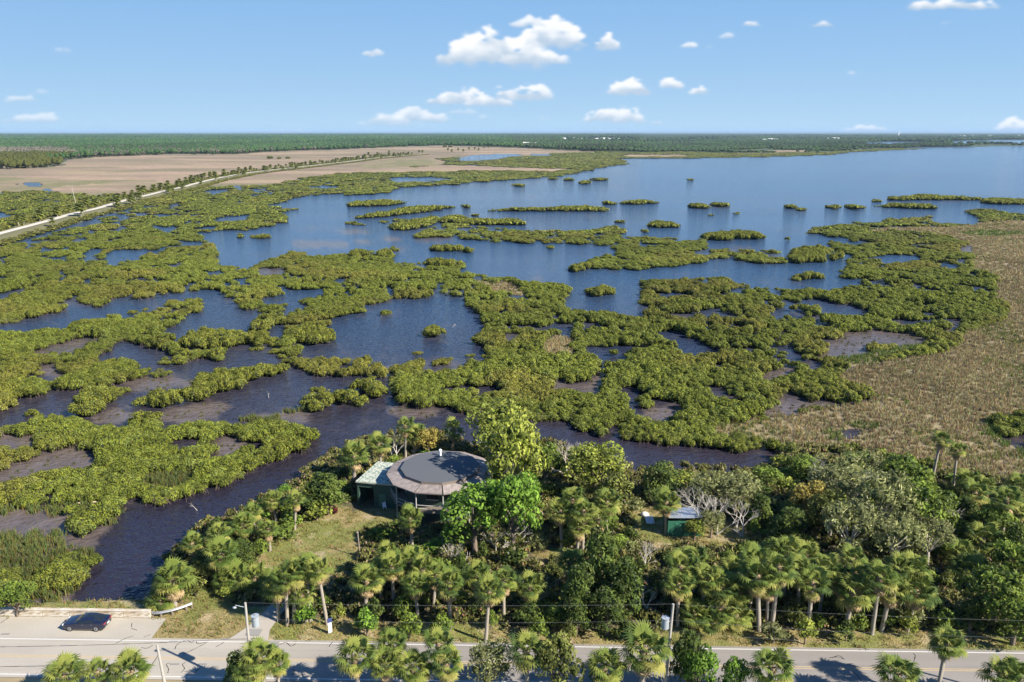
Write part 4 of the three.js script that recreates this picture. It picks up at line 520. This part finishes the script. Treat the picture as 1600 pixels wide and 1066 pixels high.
for (const [u, v, H, w, k] of [[1255, 728, 2.6, 60, 'oak'], [1340, 722, 2.6, 55, 'oak'], [1400, 728, 3, 50, 'cedar'], [1200, 745, 2.4, 50, 'oak'], [1505, 790, 3, 60, 'cedar'], [1555, 815, 3.4, 60, 'oak'], [1590, 840, 3.4, 60, 'cedar'], [1470, 800, 3, 60, 'cedar'], [1450, 765, 3, 50, 'cedar'], [1520, 830, 2.4, 50, 'cedar']]) T('shade_tree', u, v, H, w, k, 'small dark tree at the edge of the tan marsh', 'small trees edging the tan marsh');
// shrubs filling the brush
{ const spots = [], R = rng(91); let tries = 0; const labs = { oak: 'green leafy shrub in the brush of the lot', cedar: 'dark green shrub in the brush of the lot', yellow: 'yellow-green shrub in the brush of the lot', lime: 'bright green shrub in the brush of the lot', olive: 'olive shrub in the brush of the lot', willow: 'pale grey-green shrub in the brush of the lot' };
  while (spots.length < 250 && tries++ < 9000) { const u = 250 + R() * 1380, v = 690 + R() * 310, p = at(u, v, UP); const q = proj(p.x, 0, p.z), c = cls[Math.min(MH - 1, Math.round(q[1] - MY0)) * MW + Math.min(MW - 1, Math.max(0, Math.round(q[0])))]; if (c !== 5 || roadV(p.x, p.z) > -2 || inDrive(p.x, p.z)) continue; if (u > 550 && u < 790 && v > 722 && v < 812) continue; if (u > 1000 && u < 1130 && v > 800 && v < 850) continue; if (spots.some(s => (s.x - p.x) ** 2 + (s.z - p.z) ** 2 < 3.4)) continue; spots.push(p); const k = ['oak', 'oak', 'cedar', 'cedar', 'olive', 'yellow', u < 760 ? 'lime' : 'willow', 'olive'][R() * 8 | 0]; T('shrub', q[0], q[1] - 8, 1.1 + 1.2 * R(), 20 + 26 * R(), k, labs[k], 'shrubs of the brush, ' + k, { cat: 'shrub' }); } 
  console.log('shrubs', spots.length); }
// dead and bare trees
function bareGeo(seed, depth = 5) { const R = rng(seed), g = []; const go = (p, d, l, r, k) => { const q = p.clone().addScaledVector(d, l); g.push(tube(p, q, r, r * .65, k > 2 ? 5 : 3)); if (k <= 0) return; const n = k > 3 ? 3 : 2 + (R() < .6 ? 1 : 0); for (let i = 0; i < n; i++) { const e = d.clone().add(V((R() - .5) * 1.7, (R() - .3) * .9, (R() - .5) * 1.7)).normalize(); go(q, e, l * (.6 + .3 * R()), r * .6, k - 1); } }; go(V(0, 0, 0), V(0, 1, 0), 1.5, .13, depth); return merge(g); }
const bares = [1, 2, 3].map(k => bareGeo(60 + k)), bareMat = std([.46, .42, .37], .9);
const bareTwigs = [4, 5].map(k => bareGeo(60 + k, 3));
for (const [u, v, s, l] of [[885, 745, 1.25, 'leafless pale grey tree at the creek behind the green tree'], [905, 735, 1.1, 'leafless grey tree leaning over the creek beside the yellow-green tree'], [1092, 832, 1.35, 'bare pale tree in front of the shed'], [1160, 838, 1.0, 'bare twiggy tree right of the shed'], [620, 722, 1.0, 'bare white snag behind the carport'], [800, 858, .95, 'tangle of dead grey branches below the vivid green trees'], [775, 868, .8, 'smaller tangle of dead branches below the vivid green trees'], [1008, 892, .7, 'grey leafless bush at the edge of the shed clearing'], [712, 890, .75, 'grey leafless bush in the brush before the house'], [1265, 760, 1, 'bare grey tree behind the yellow-brown tree'], [1365, 862, 1, 'bare pale branches under the silvery trees'], [1300, 808, 1.5, 'tall bare grey crown at the left of the silvery tree mass'], [1380, 830, 1.6, 'tall bare grey crown inside the silvery tree mass'], [1446, 850, 1.3, 'bare grey crown at the right of the silvery tree mass'], [945, 790, 1.5, 'bare grey crown in the grove right of the round house'], [1120, 836, 1.2, 'bare pale tree at the right corner of the shed'], [1010, 965, .8, 'pale dead branches at the road verge among junipers'], [838, 960, .7, 'pale dead twigs at the foot of verge palms']]) { const p = at(u, v, UP), g = thing('bare_tree', l, 'bare tree', V(p.x, UP - .1, p.z), u); const a = mesh('trunk', bares[u % 3], bareMat, g); a.scale.setScalar(s); const b = mesh('branches', bareTwigs[u % 2], bareMat, g); b.scale.setScalar(s * .8); b.position.set(.15, .1, .1); b.rotation.set(.5, 1, .3); }
for (const [u, v, l] of [[308, 798, 'dead white branch sticking out of the creek'], [707, 512, 'dead snag standing alone in the blue lagoon'], [420, 622, 'small dead snag in the dark lagoon']]) { const p = at(u, v, 0), g = thing('water_snag', l, 'snag', p, u); const m = mesh('branch', bareTwigs[u % 2], bareMat, g); m.scale.setScalar(.36); m.rotation.z = .6; }
{ const a = at(117, 787, .12), b = at(167, 783, .12), g = thing('driftwood_pole', 'long pale straight pole lying at the edge of the marsh', 'pole', a); mesh('pole', tube(V(0, 0, 0), b.sub(a), .14, .11, 8), std([.5, .43, .28]), g); }
// low undergrowth
{ const R = rng(71), geos = [0, 1, 2].map(k => leafGeo({ lobes: bushLobes(rng(900 + k), 4, .9, .8, .7), per: 16, size: .28, seed: 910 + k, ca: [.11, .125, .022], cb: [.28, .27, .07], cc: [.34, .27, .15], pcc: .16, core: .6, low: 0 })), ls = geos.map(() => []);
  for (let z = -70; z > -150; z -= 1.05) { const half = .7 * -z + 6; for (let x = -half; x < half; x += 1.05) { const X = x + (R() - .5), Z = z + (R() - .5), q = proj(X, 0, Z), v = Math.round(q[1] - MY0), u = Math.round(mirror(q[0])); if (v < 0 || v >= MH) continue; if (cls[v * MW + Math.min(MW - 1, u)] !== 5 || roadV(X, Z) > -1.2 || inDrive(X, Z) || R() < .25) continue; if (Math.hypot(X - houseC.x, Z - houseC.z) < houseR + .4 || inPoly(annexP, X, Z)) continue; const t = .7 + .6 * fbm(X * .15, Z * .15, 5, 2); ls[R() * 3 | 0].push([X, UP - .1, Z, .8 + .6 * R(), .7 + 1.1 * R(), .8 + .6 * R(), R() * 6, t, t, t]); } }
  instanced('plants', geos.map((g, i) => [g, ls[i]]), leafMat, stuff('undergrowth', 'low tangled undergrowth between the trees of the lot', 'undergrowth')); }
{
  console.log('house radius', houseR, houseC.toArray(), 'annex', aA.distanceTo(aB), aA.distanceTo(aD));
  const h = thing('round_house', 'twelve-sided house with brown roof ring and grey centre roof among trees', 'house', V(houseC.x, UP, houseC.z));
  const eave = EAVE - UP, c0 = at(617, 757, EAVE), a0 = Math.atan2(c0.z - houseC.z, c0.x - houseC.x), N = 12, A = i => a0 + i * Math.PI * 2 / N, P = (r, i, y) => V(Math.cos(A(i)) * r, y, Math.sin(A(i)) * r);
  const wood = noiseTex(256, (i, j) => { const s = tn(i, j, 256, 4, 1) * .2, pl = (i % 22 < 2 ? -.16 : 0), n = .62 + s + .14 * hash2(i >> 1, j >> 4, 5) + pl + .1 * hash2(Math.floor(i / 22), 3, 8); return [n, n * .93, n * .88]; }), roofT = noiseTex(256, (i, j) => { const n = .55 + .25 * tn(i, j, 256, 90, 2) + .2 * hash2(i, j, 3); return [n, n, n]; });
  const ringM = [0, 1, 2].map(k => new THREE.MeshStandardMaterial({ map: wood, color: rgb(.43 - .04 * k, .42 - .04 * k, .425 - .04 * k), roughness: .9, side: THREE.DoubleSide })), capM = new THREE.MeshStandardMaterial({ map: roofT, color: rgb(.15, .16, .175), roughness: .9, side: THREE.DoubleSide }), edgeM = std([.16, .13, .11]), wallM = std([.035, .06, .045], .8), deckM = std([.16, .13, .10]), trimM = std([.42, .40, .37]), glassM = new THREE.MeshPhysicalMaterial({ color: rgb(.02, .025, .03), roughness: .05 });
  const quad = (a, b, c, d, t = .12) => { const lo = q => V(q.x, q.y - t, q.z), T4 = [a, b, c, d], B = T4.map(lo), pos = [], uv = []; const q4 = (p, q, r, s, U) => { for (const [m, k] of [[p, 0], [q, 1], [r, 2], [p, 0], [r, 2], [s, 3]]) { pos.push(m.x, m.y, m.z); uv.push(...(U ? U[k] : [0, 0])); } }; const w = a.distanceTo(b), l = a.distanceTo(d); q4(a, b, c, d, [[0, 0], [w / 2, 0], [w / 2, l / 2], [0, l / 2]]); q4(B[3], B[2], B[1], B[0]); for (let i = 0; i < 4; i++) q4(T4[i], B[i], B[(i + 1) % 4], T4[(i + 1) % 4]); return geoOf(pos, null, null, uv); };
  const rin = houseR * .74, yin = eave + .45, g = .02;
  for (let i = 0; i < N; i++) { mesh('roof_panel', quad(P(houseR, i + g, eave), P(houseR, i + 1 - g, eave), P(rin - .3, i + 1 - g, yin), P(rin - .3, i + g, yin), .16), ringM[(i * 5) % 3], h);
    mesh('centre_roof_panel', geoOf([P(rin, i, yin + .3), P(rin, i + 1, yin + .3), V(0, yin + .42, 0)].flatMap(p => [p.x, p.y, p.z]), null, null, [0, 0, 5, 0, 2.5, 8]), capM, h);
    mesh('roof_curb', quad(P(rin, i, yin + .297), P(rin, i + 1, yin + .297), P(rin - .14, i + 1, yin + .297), P(rin - .14, i, yin + .297), .36), edgeM, h);
    const rw = houseR - 2.3; const wl = mesh('wall_panel', quad(P(rw, i + .01, eave), P(rw, i + .99, eave), P(rw - .15, i + .99, eave), P(rw - .15, i + .01, eave), eave - .02), wallM, h);
    if (i % 2 === 0) { const wn = mesh('window', quad(P(rw + .04, i + .22, eave - .7), P(rw + .04, i + .78, eave - .7), P(rw + .01, i + .78, eave - .7), P(rw + .01, i + .22, eave - .7), 1.2), glassM, wl); wn.name = 'window'; mesh('window_frame', quad(P(rw + .08, i + .18, eave - 1.92), P(rw + .08, i + .82, eave - 1.92), P(rw + .005, i + .82, eave - 1.92), P(rw + .005, i + .18, eave - 1.92), .1), trimM, wl); }
    mesh('deck_board', quad(P(houseR - .35, i + .01, 2.35), P(houseR - .35, i + .99, 2.35), P(rw + .02, i + .99, 2.35), P(rw + .02, i + .01, 2.35), .2), deckM, h);
    mesh('post', tube(P(houseR - .45, i, 0), P(houseR - .45, i, eave - .14), .08, .08, 6), trimM, h);
    for (const y of [2.75, 3.25]) mesh('rail', tube(P(houseR - .45, i + .02, y), P(houseR - .45, i + .98, y), .05, .05, 4), trimM, h); }
  const vp = at(688, 711, EAVE + .9).sub(h.position); const vent = mesh('roof_vent', tube(V(vp.x, yin + .3, vp.z), V(vp.x, yin + 1.1, vp.z), .16, .16, 10), std([.85, .85, .85], .5), h); const cp = new THREE.SphereGeometry(.26, 10, 6); cp.translate(vp.x, yin + 1.12, vp.z); mesh('vent_cap', cp, std([.85, .85, .85], .5), vent);
  // carport
  const cx = thing('carport', 'flat-roofed green carport with peeling pale roof joined to the round house', 'carport', V(aA.x, UP, aA.z)), rel = p => p.clone().sub(cx.position), q = annexP.map(p => rel(p.clone().setY(annexH)));
  const peel = new THREE.MeshStandardMaterial({ map: noiseTex(256, (i, j) => { const n = tn(i, j, 256, 9, 4) * .6 + tn(i, j, 256, 28, 5) * .4, w = sst(.42, .56, n); return [lerp(.46, .72, w), lerp(.52, .72, w), lerp(.48, .65, w)]; }), roughness: .85, side: THREE.DoubleSide }), green = std([.03, .07, .052], .8);
  const rq = (i, s) => q[0].clone().lerp(q[3], i).lerp(q[1].clone().lerp(q[2], i), s); for (let i = 0; i < 4; i++) mesh('roof_sheet', (() => { const m = quad(rq(i / 4 + .004, 0), rq((i + 1) / 4 - .004, 0), rq((i + 1) / 4 - .004, 1), rq(i / 4 + .004, 1), .22); return m; })(), peel, cx);
  const wt = annexH - UP - .24, wb = (i0, i1, s, y0, y1, m, n) => { const a = rq(i0, s).setY(y1), b = rq(i1, s).setY(y1), d = rq(i0, s + .02).setY(y1), c = rq(i1, s + .02).setY(y1); return mesh(n, quad(a, b, c, d, y1 - y0), m, cx); };
  wb(.42, .98, .03, 0, wt, green, 'front_wall'); wb(.02, .42, .03, wt - .7, wt, green, 'lintel'); wb(.02, .98, .95, 0, wt, green, 'back_wall'); wb(.02, .06, .03, 0, wt - .7, green, 'corner_post'); const dr = wb(.55, .72, .018, 0, 2.1, std([.05, .13, .09], .7), 'door'); { const p = rq(.70, .012); const kn = new THREE.SphereGeometry(.05, 6, 5); kn.translate(p.x, 1.05, p.z); mesh('handle', kn, trimM, dr); }
  { const s = [rq(.03, .05), rq(.03, .95)]; mesh('side_wall', quad(s[0].clone().setY(wt), s[1].clone().setY(wt), s[1].clone().setY(wt).add(V(.12, 0, 0)), s[0].clone().setY(wt).add(V(.12, 0, 0)), wt), green, cx); }
}
{ // shed
  const p0 = at(1043, 838, UP), p1 = at(1098, 838, UP), w = p1.x - p0.x, s = thing('garden_shed', 'small shed with dark green front and grey metal roof', 'shed', p0), gm = std([.02, .12, .07], .8), rm = std([.46, .49, .54], .4, { metalness: .5 }), d = 3.6, hh = 2.2;
  mesh('front_wall', bx(w, hh, .1, w / 2, hh / 2, 0), gm, s); mesh('side_wall', bx(.1, hh, d, .05, hh / 2, -d / 2 - .055), gm, s); mesh('side_wall', bx(.1, hh, d, w - .05, hh / 2, -d / 2 - .055), gm, s); mesh('back_wall', bx(w, hh, .1, w / 2, hh / 2, -d - .11), gm, s); const dr = mesh('door', bx(.9, 1.9, .05, w * .3, .96, .08), std([.03, .15, .09], .7), s); mesh('handle', bx(.06, .15, .05, w * .3 + .35, 1, .13), rm, dr);
  const n = 6; for (let i = 0; i < n; i++) { const g = bx(w / n - .02, .05, d + .7, w / n * (i + .5), 0, 0); g.rotateX(-.14); g.translate(0, hh + .32, -d / 2); mesh('roof_sheet', g, rm, s); }
  const q = at(1015, 814, UP), f = thing('white_frame', 'white framed panel lying on straw left of the shed', 'frame', q), wm = std([.82, .82, .82], .6); mesh('panel', bx(.9, .06, 1.9, 0, .15, 0, -.15), std([.55, .55, .58], .5), f); for (const x of [-.5, .5]) mesh('frame_side', bx(.1, .1, 2.1, x, .16, 0), wm, f); for (const z of [-1.03, 1.03]) mesh('frame_end', bx(.88, .1, .1, 0, .16, z), wm, f);
}
// ------------------------------------------------------------------ poles and wires
const greyWood = std([.36, .33, .29], .9), steelM = std([.40, .43, .46], .5, { metalness: .3 }), wireM = std([.16, .16, .16], .6);
function pole(ub, vb, ut, vt, label, o = {}) { const b = at(ub, vb, UP); const dep = -b.z; const dirv = (vt - 533) / F, ang = PITCH + Math.atan(dirv), top = CAMY - dep * Math.tan(ang), H = top - UP, tx = (ut - 800) / F * proj(b.x, top, b.z)[2] - b.x, g = thing('utility_pole', label, 'utility pole', b); mesh('shaft', tube(V(0, -.2, 0), V(tx, H, 0), .17, .11, 9), greyWood, g); console.log('pole', H.toFixed(1), tx.toFixed(2)); return [g, V(b.x + tx, top, b.z), H, tx]; }
const [pl1, top1, H1, tx1] = pole(396, 1083, 383, 942, 'utility pole with pale square box transformer beside the driveway');
const drum = (g, x, y, z) => { const t = mesh('transformer', new THREE.CylinderGeometry(.34, .34, 1.0, 14).translate(x, y, z), steelM, g); mesh('transformer_lid', new THREE.CylinderGeometry(.38, .36, .1, 14).translate(x, y + .55, z), steelM, t); mesh('bushing', tube(V(x, y + .6, z), V(x, y + .85, z), .05, .03, 6), std([.2, .2, .2]), t); };
{ drum(pl1, tx1 * .8 + .8, H1 * .80, 0); mesh('bracket', bx(.8, .08, .08, tx1 * .8 + .4, H1 * .80, 0), greyWood, pl1); const l = mesh('lamp_arm', tube(V(tx1, H1 - .5, 0), V(tx1 - .9, H1 - .2, .1), .04, .03, 5), steelM, pl1); mesh('lamp_head', new THREE.SphereGeometry(.15, 8, 6).scale(1.3, .7, 1).translate(tx1 - 1, H1 - .45, .1), steelM, pl1); }
const [pl2, top2, H2, tx2] = pole(1037, 1090, 1052, 944, 'utility pole with round grey transformer near the big palm'); drum(pl2, tx2 * .78 - .55, H2 * .80, 0); mesh('bracket', bx(.5, .08, .08, tx2 * .78 - .2, H2 * .82, 0), greyWood, pl2);
{ const [p3, t3, H3, tx3] = pole(262, 1092, 245, 1007, 'short bare pole with a slanting brace at the roadside'); mesh('brace', tube(V(tx3 * .78, H3 * .80, 0), V(-3.6, 0, .5), .11, .12, 7), greyWood, p3); }
const [pl4, top4] = pole(1690, 1120, 1700, 972, 'utility pole beyond the right end of the road view');
{ const sag = (a, b, s, label) => { const c = new THREE.CatmullRomCurve3(Array.from({ length: 13 }, (_, i) => { const t = i / 12; return a.clone().lerp(b, t).add(V(0, -4 * s * t * (1 - t), 0)); })); tag(mesh('power_line', new THREE.TubeGeometry(c, 40, .008, 4), wireM), label, 'wire'); };
  const dn = V(0, -1.7, 0); sag(top1, top2, .25, 'upper power line between the two transformer poles'); sag(top1.clone().add(dn), top2.clone().add(dn), .35, 'lower power line between the two transformer poles'); sag(top2, top4, .3, 'upper power line running right from the round transformer'); sag(top2.clone().add(dn), top4.clone().add(dn), .4, 'lower power line running right from the round transformer'); sag(top2.clone().add(V(0, -2.9, 0)), top4.clone().add(V(0, -2.9, 0)), .4, 'lowest cable running right from the round transformer'); }
// small things
{ const b = at(563, 871, UP), p = thing('wooden_post', 'thin weathered wooden post at the lawn edge', 'post', b); mesh('post_shaft', tube(V(0, -.1, 0), V(-.2, 3.7, 0), .10, .08, 7), std([.24, .19, .14]), p); mesh('post_cap', bx(.3, .08, .08, -.2, 3.5, .08), greyWood, p);
  const s = at(515, 990, UP), g = thing('verge_sign', 'narrow white and dark blue upright board on the verge', 'sign', s, .5); mesh('post_shaft', tube(V(0, 0, 0), V(0, 1.75, 0), .05, .05, 6), greyWood, g); mesh('white_board', new RoundedBoxGeometry(.42, 1.25, .06, 2, .02).translate(.05, .75, .09), std([.6, .62, .65], .5), g); mesh('blue_cap', new RoundedBoxGeometry(.5, .5, .12, 2, .03).translate(.05, 1.63, .1), std([.03, .05, .16], .5), g);
  const c = at(601, 796, UP), w = std([.8, .8, .8], .5), k = thing('garden_chair', 'white plastic chair in the shade before the carport', 'chair', c, .4); mesh('seat', bx(.5, .05, .5, 0, .45, 0), w, k); mesh('backrest', bx(.5, .5, .05, 0, .73, -.25), w, k); for (const [x, z] of [[-.2, -.2], [.2, -.2], [-.2, .2], [.2, .2]]) mesh('leg', bx(.05, .42, .05, x, .21, z), w, k); 
  const r = at(522, 802, UP), rb = thing('red_shrub', 'small dark red shrub under the big juniper', 'shrub', r); mesh('foliage', leafGeo({ lobes: bushLobes(rng(3), 4, .7, .8, .6), per: 26, size: .2, seed: 4, ca: [.16, .01, .03], cb: [.3, .03, .06], low: 0 }), leafMat, rb);
  for (const [u, v, l] of [[648, 846, 'pale boulder under the palm before the house'], [1008, 806, 'pale flat stone behind the white frame']]) { const p = at(u, v, UP), o = new THREE.IcosahedronGeometry(.45, 2), a = o.attributes.position; for (let i = 0; i < a.count; i++) { const k = .8 + .4 * noise(a.getX(i) * 4, a.getZ(i) * 4 + a.getY(i) * 3, 5); a.setXYZ(i, a.getX(i) * k * 1.3, a.getY(i) * k * .8 + .2, a.getZ(i) * k); } o.computeVertexNormals(); const m = mesh('boulder', o, std([.6, .57, .52])); m.position.copy(p); tag(m, l, 'boulder'); } }
// ------------------------------------------------------------------ the car
{
  const fw = at(110, 987, RY), rw = at(149.5, 987, RY), ang = Math.atan2(-RE.z, RE.x), mid = fw.clone().add(rw).multiplyScalar(.5).addScaledVector(RN, -.86); mid.y = RY - .004;
  console.log('wheelbase px metres', fw.distanceTo(rw));
  const car = thing('parked_car', 'dark navy fastback sedan parked on the paved shoulder', 'car', mid, ang), paintM = new THREE.MeshPhysicalMaterial({ color: rgb(.012, .016, .045), roughness: .35, metalness: .4, clearcoat: 1, clearcoatRoughness: .05, side: THREE.DoubleSide }), glass = new THREE.MeshPhysicalMaterial({ color: rgb(.015, .02, .025), roughness: .03, side: THREE.DoubleSide }), black = std([.015, .015, .016], .7), rim = std([.40, .40, .42], .35, { metalness: .8 });
  // stations along the length: x, half width, sill, belt height, roof height, roof half width
  const S = [[-2.35, .55, .38, .58, .60, .40], [-2.28, .74, .26, .66, .69, .60], [-2.05, .86, .20, .74, .79, .70], [-1.45, .92, .18, .84, .91, .76], [-.95, .925, .18, .90, .98, .74], [-.30, .925, .18, .93, 1.32, .62], [.15, .925, .18, .94, 1.43, .58], [.65, .925, .18, .96, 1.43, .57], [1.15, .925, .18, .98, 1.34, .57], [1.65, .92, .20, 1.0, 1.17, .60], [2.05, .88, .24, 1.0, 1.06, .66], [2.28, .80, .32, .94, .99, .66], [2.35, .70, .42, .86, .9, .55]];
  const ring = (s, e = 0) => { const [x, w, lo, b, t, rw2] = s; return [[w * .9, lo], [w, lo + .16], [w + .005, lerp(lo, b, .55)], [w * .97, b], [lerp(w * .97, rw2, .55) + .02, lerp(b, t, .6)], [rw2, t - .015], [rw2 * .5, t + .012], [0, t + .018]].map(([a, y]) => V(x, y, a + e)); };
  const loft = (i0, i1, k0, k1, off) => { const pos = []; for (const m of [1, -1]) for (let i = i0; i < i1; i++) for (let k = k0; k < k1; k++) { const A = ring(S[i]), B = ring(S[i + 1]); const q = [A[k], B[k], B[k + 1], A[k + 1]].map(p => V(p.x, p.y + off * .6, (p.z + off) * m)); pos.push(...[q[0], q[1], q[2], q[0], q[2], q[3]].flatMap(p => [p.x, p.y, p.z])); } const g = geoOf(pos); return g; };
  const ends = []; for (const s of [S[0], S[S.length - 1]]) { const r = ring(s), pos = []; for (let k = 0; k < 7; k++) { pos.push(r[k].x, r[k].y, r[k].z, r[k + 1].x, r[k + 1].y, r[k + 1].z, r[k].x, r[k].y, -r[k].z, r[k + 1].x, r[k + 1].y, r[k + 1].z, r[k + 1].x, r[k + 1].y, -r[k + 1].z, r[k].x, r[k].y, -r[k].z); } ends.push(geoOf(pos)); }
  mesh('body', merge([loft(0, 12, 0, 7, 0), ...ends]), paintM, car); mesh('underbody', bx(4.2, .1, 1.6, 0, .22, 0), black, car);
  const sideGlass = (a, b, m) => { const pos = [], P0 = (t, k) => { let i = 0; while (S[i + 1][0] < t) i++; const f = (t - S[i][0]) / (S[i + 1][0] - S[i][0]), A = ring(S[i])[k], B = ring(S[i + 1])[k]; return A.clone().lerp(B, f); }; const n = 5; for (let i = 0; i < n; i++) { const t0 = lerp(a, b, i / n), t1 = lerp(a, b, (i + 1) / n); for (const [k, l] of [[3, 4], [4, 5]]) { const q = [P0(t0, k), P0(t1, k), P0(t1, l), P0(t0, l)].map((p, j) => { const e = k === 3 && j < 2 ? .04 : 0, f = k === 4 && j > 1 ? -.05 : 0; return V(p.x, p.y + e + f, (p.z + .008) * m); }); pos.push(...[q[0], q[1], q[2], q[0], q[2], q[3]].flatMap(p => [p.x, p.y, p.z])); } } return geoOf(pos); };
  for (const m of [1, -1]) { mesh('side_window', sideGlass(-.55, .22, m), glass, car); mesh('side_window', sideGlass(.28, 1.3, m), glass, car); const mi = mesh('mirror', new RoundedBoxGeometry(.18, .13, .2, 2, .03).translate(-.55, 1.0, m * 1.02), paintM, car); mesh('headlight', new RoundedBoxGeometry(.34, .1, .26, 2, .03).translate(-2.12, .68, m * .66), std([.75, .78, .82], .2), car); mesh('tail_light', new RoundedBoxGeometry(.12, .12, .4, 2, .03).translate(2.30, .86, m * .62), std([.35, .02, .02], .3), car); const d = mesh('door_handle', bx(.2, .03, .03, .05, .82, m * .94), rim, car); const d2 = mesh('door_handle', bx(.2, .03, .03, 1.0, .84, m * .94), rim, car); }
  mesh('windscreen', loft(4, 6, 5, 7, .006), glass, car); mesh('roof_glass', loft(6, 8, 6, 7, .006), glass, car); mesh('rear_window', loft(8, 10, 5, 7, .006), glass, car); mesh('number_plate', bx(.02, .12, .4, 2.37, .62, 0), std([.8, .8, .8]), car);
  for (const x of [-1.42, 1.45]) for (const m of [1, -1]) { const t = new THREE.TorusGeometry(.255, .095, 8, 20); t.translate(x, .345, m * .84); const wl = mesh('wheel', t, black, car); const r = new THREE.CylinderGeometry(.22, .22, .12, 14); r.rotateX(Math.PI / 2); r.translate(x, .345, m * .87); mesh('rim', r, rim, wl); const hb = new THREE.CylinderGeometry(.06, .06, .05, 8); hb.rotateX(Math.PI / 2); hb.translate(x, .345, m * .94); mesh('hub', hb, black, wl); for (let k = 0; k < 5; k++) { const s = bx(.05, .2, .02, 0, .11, 0); s.rotateZ(k * 1.2566); s.translate(x, .345, m * .935); mesh('spoke', s, rim, wl); } }
}
camera.updateMatrixWorld();
renderer.render(scene, camera);
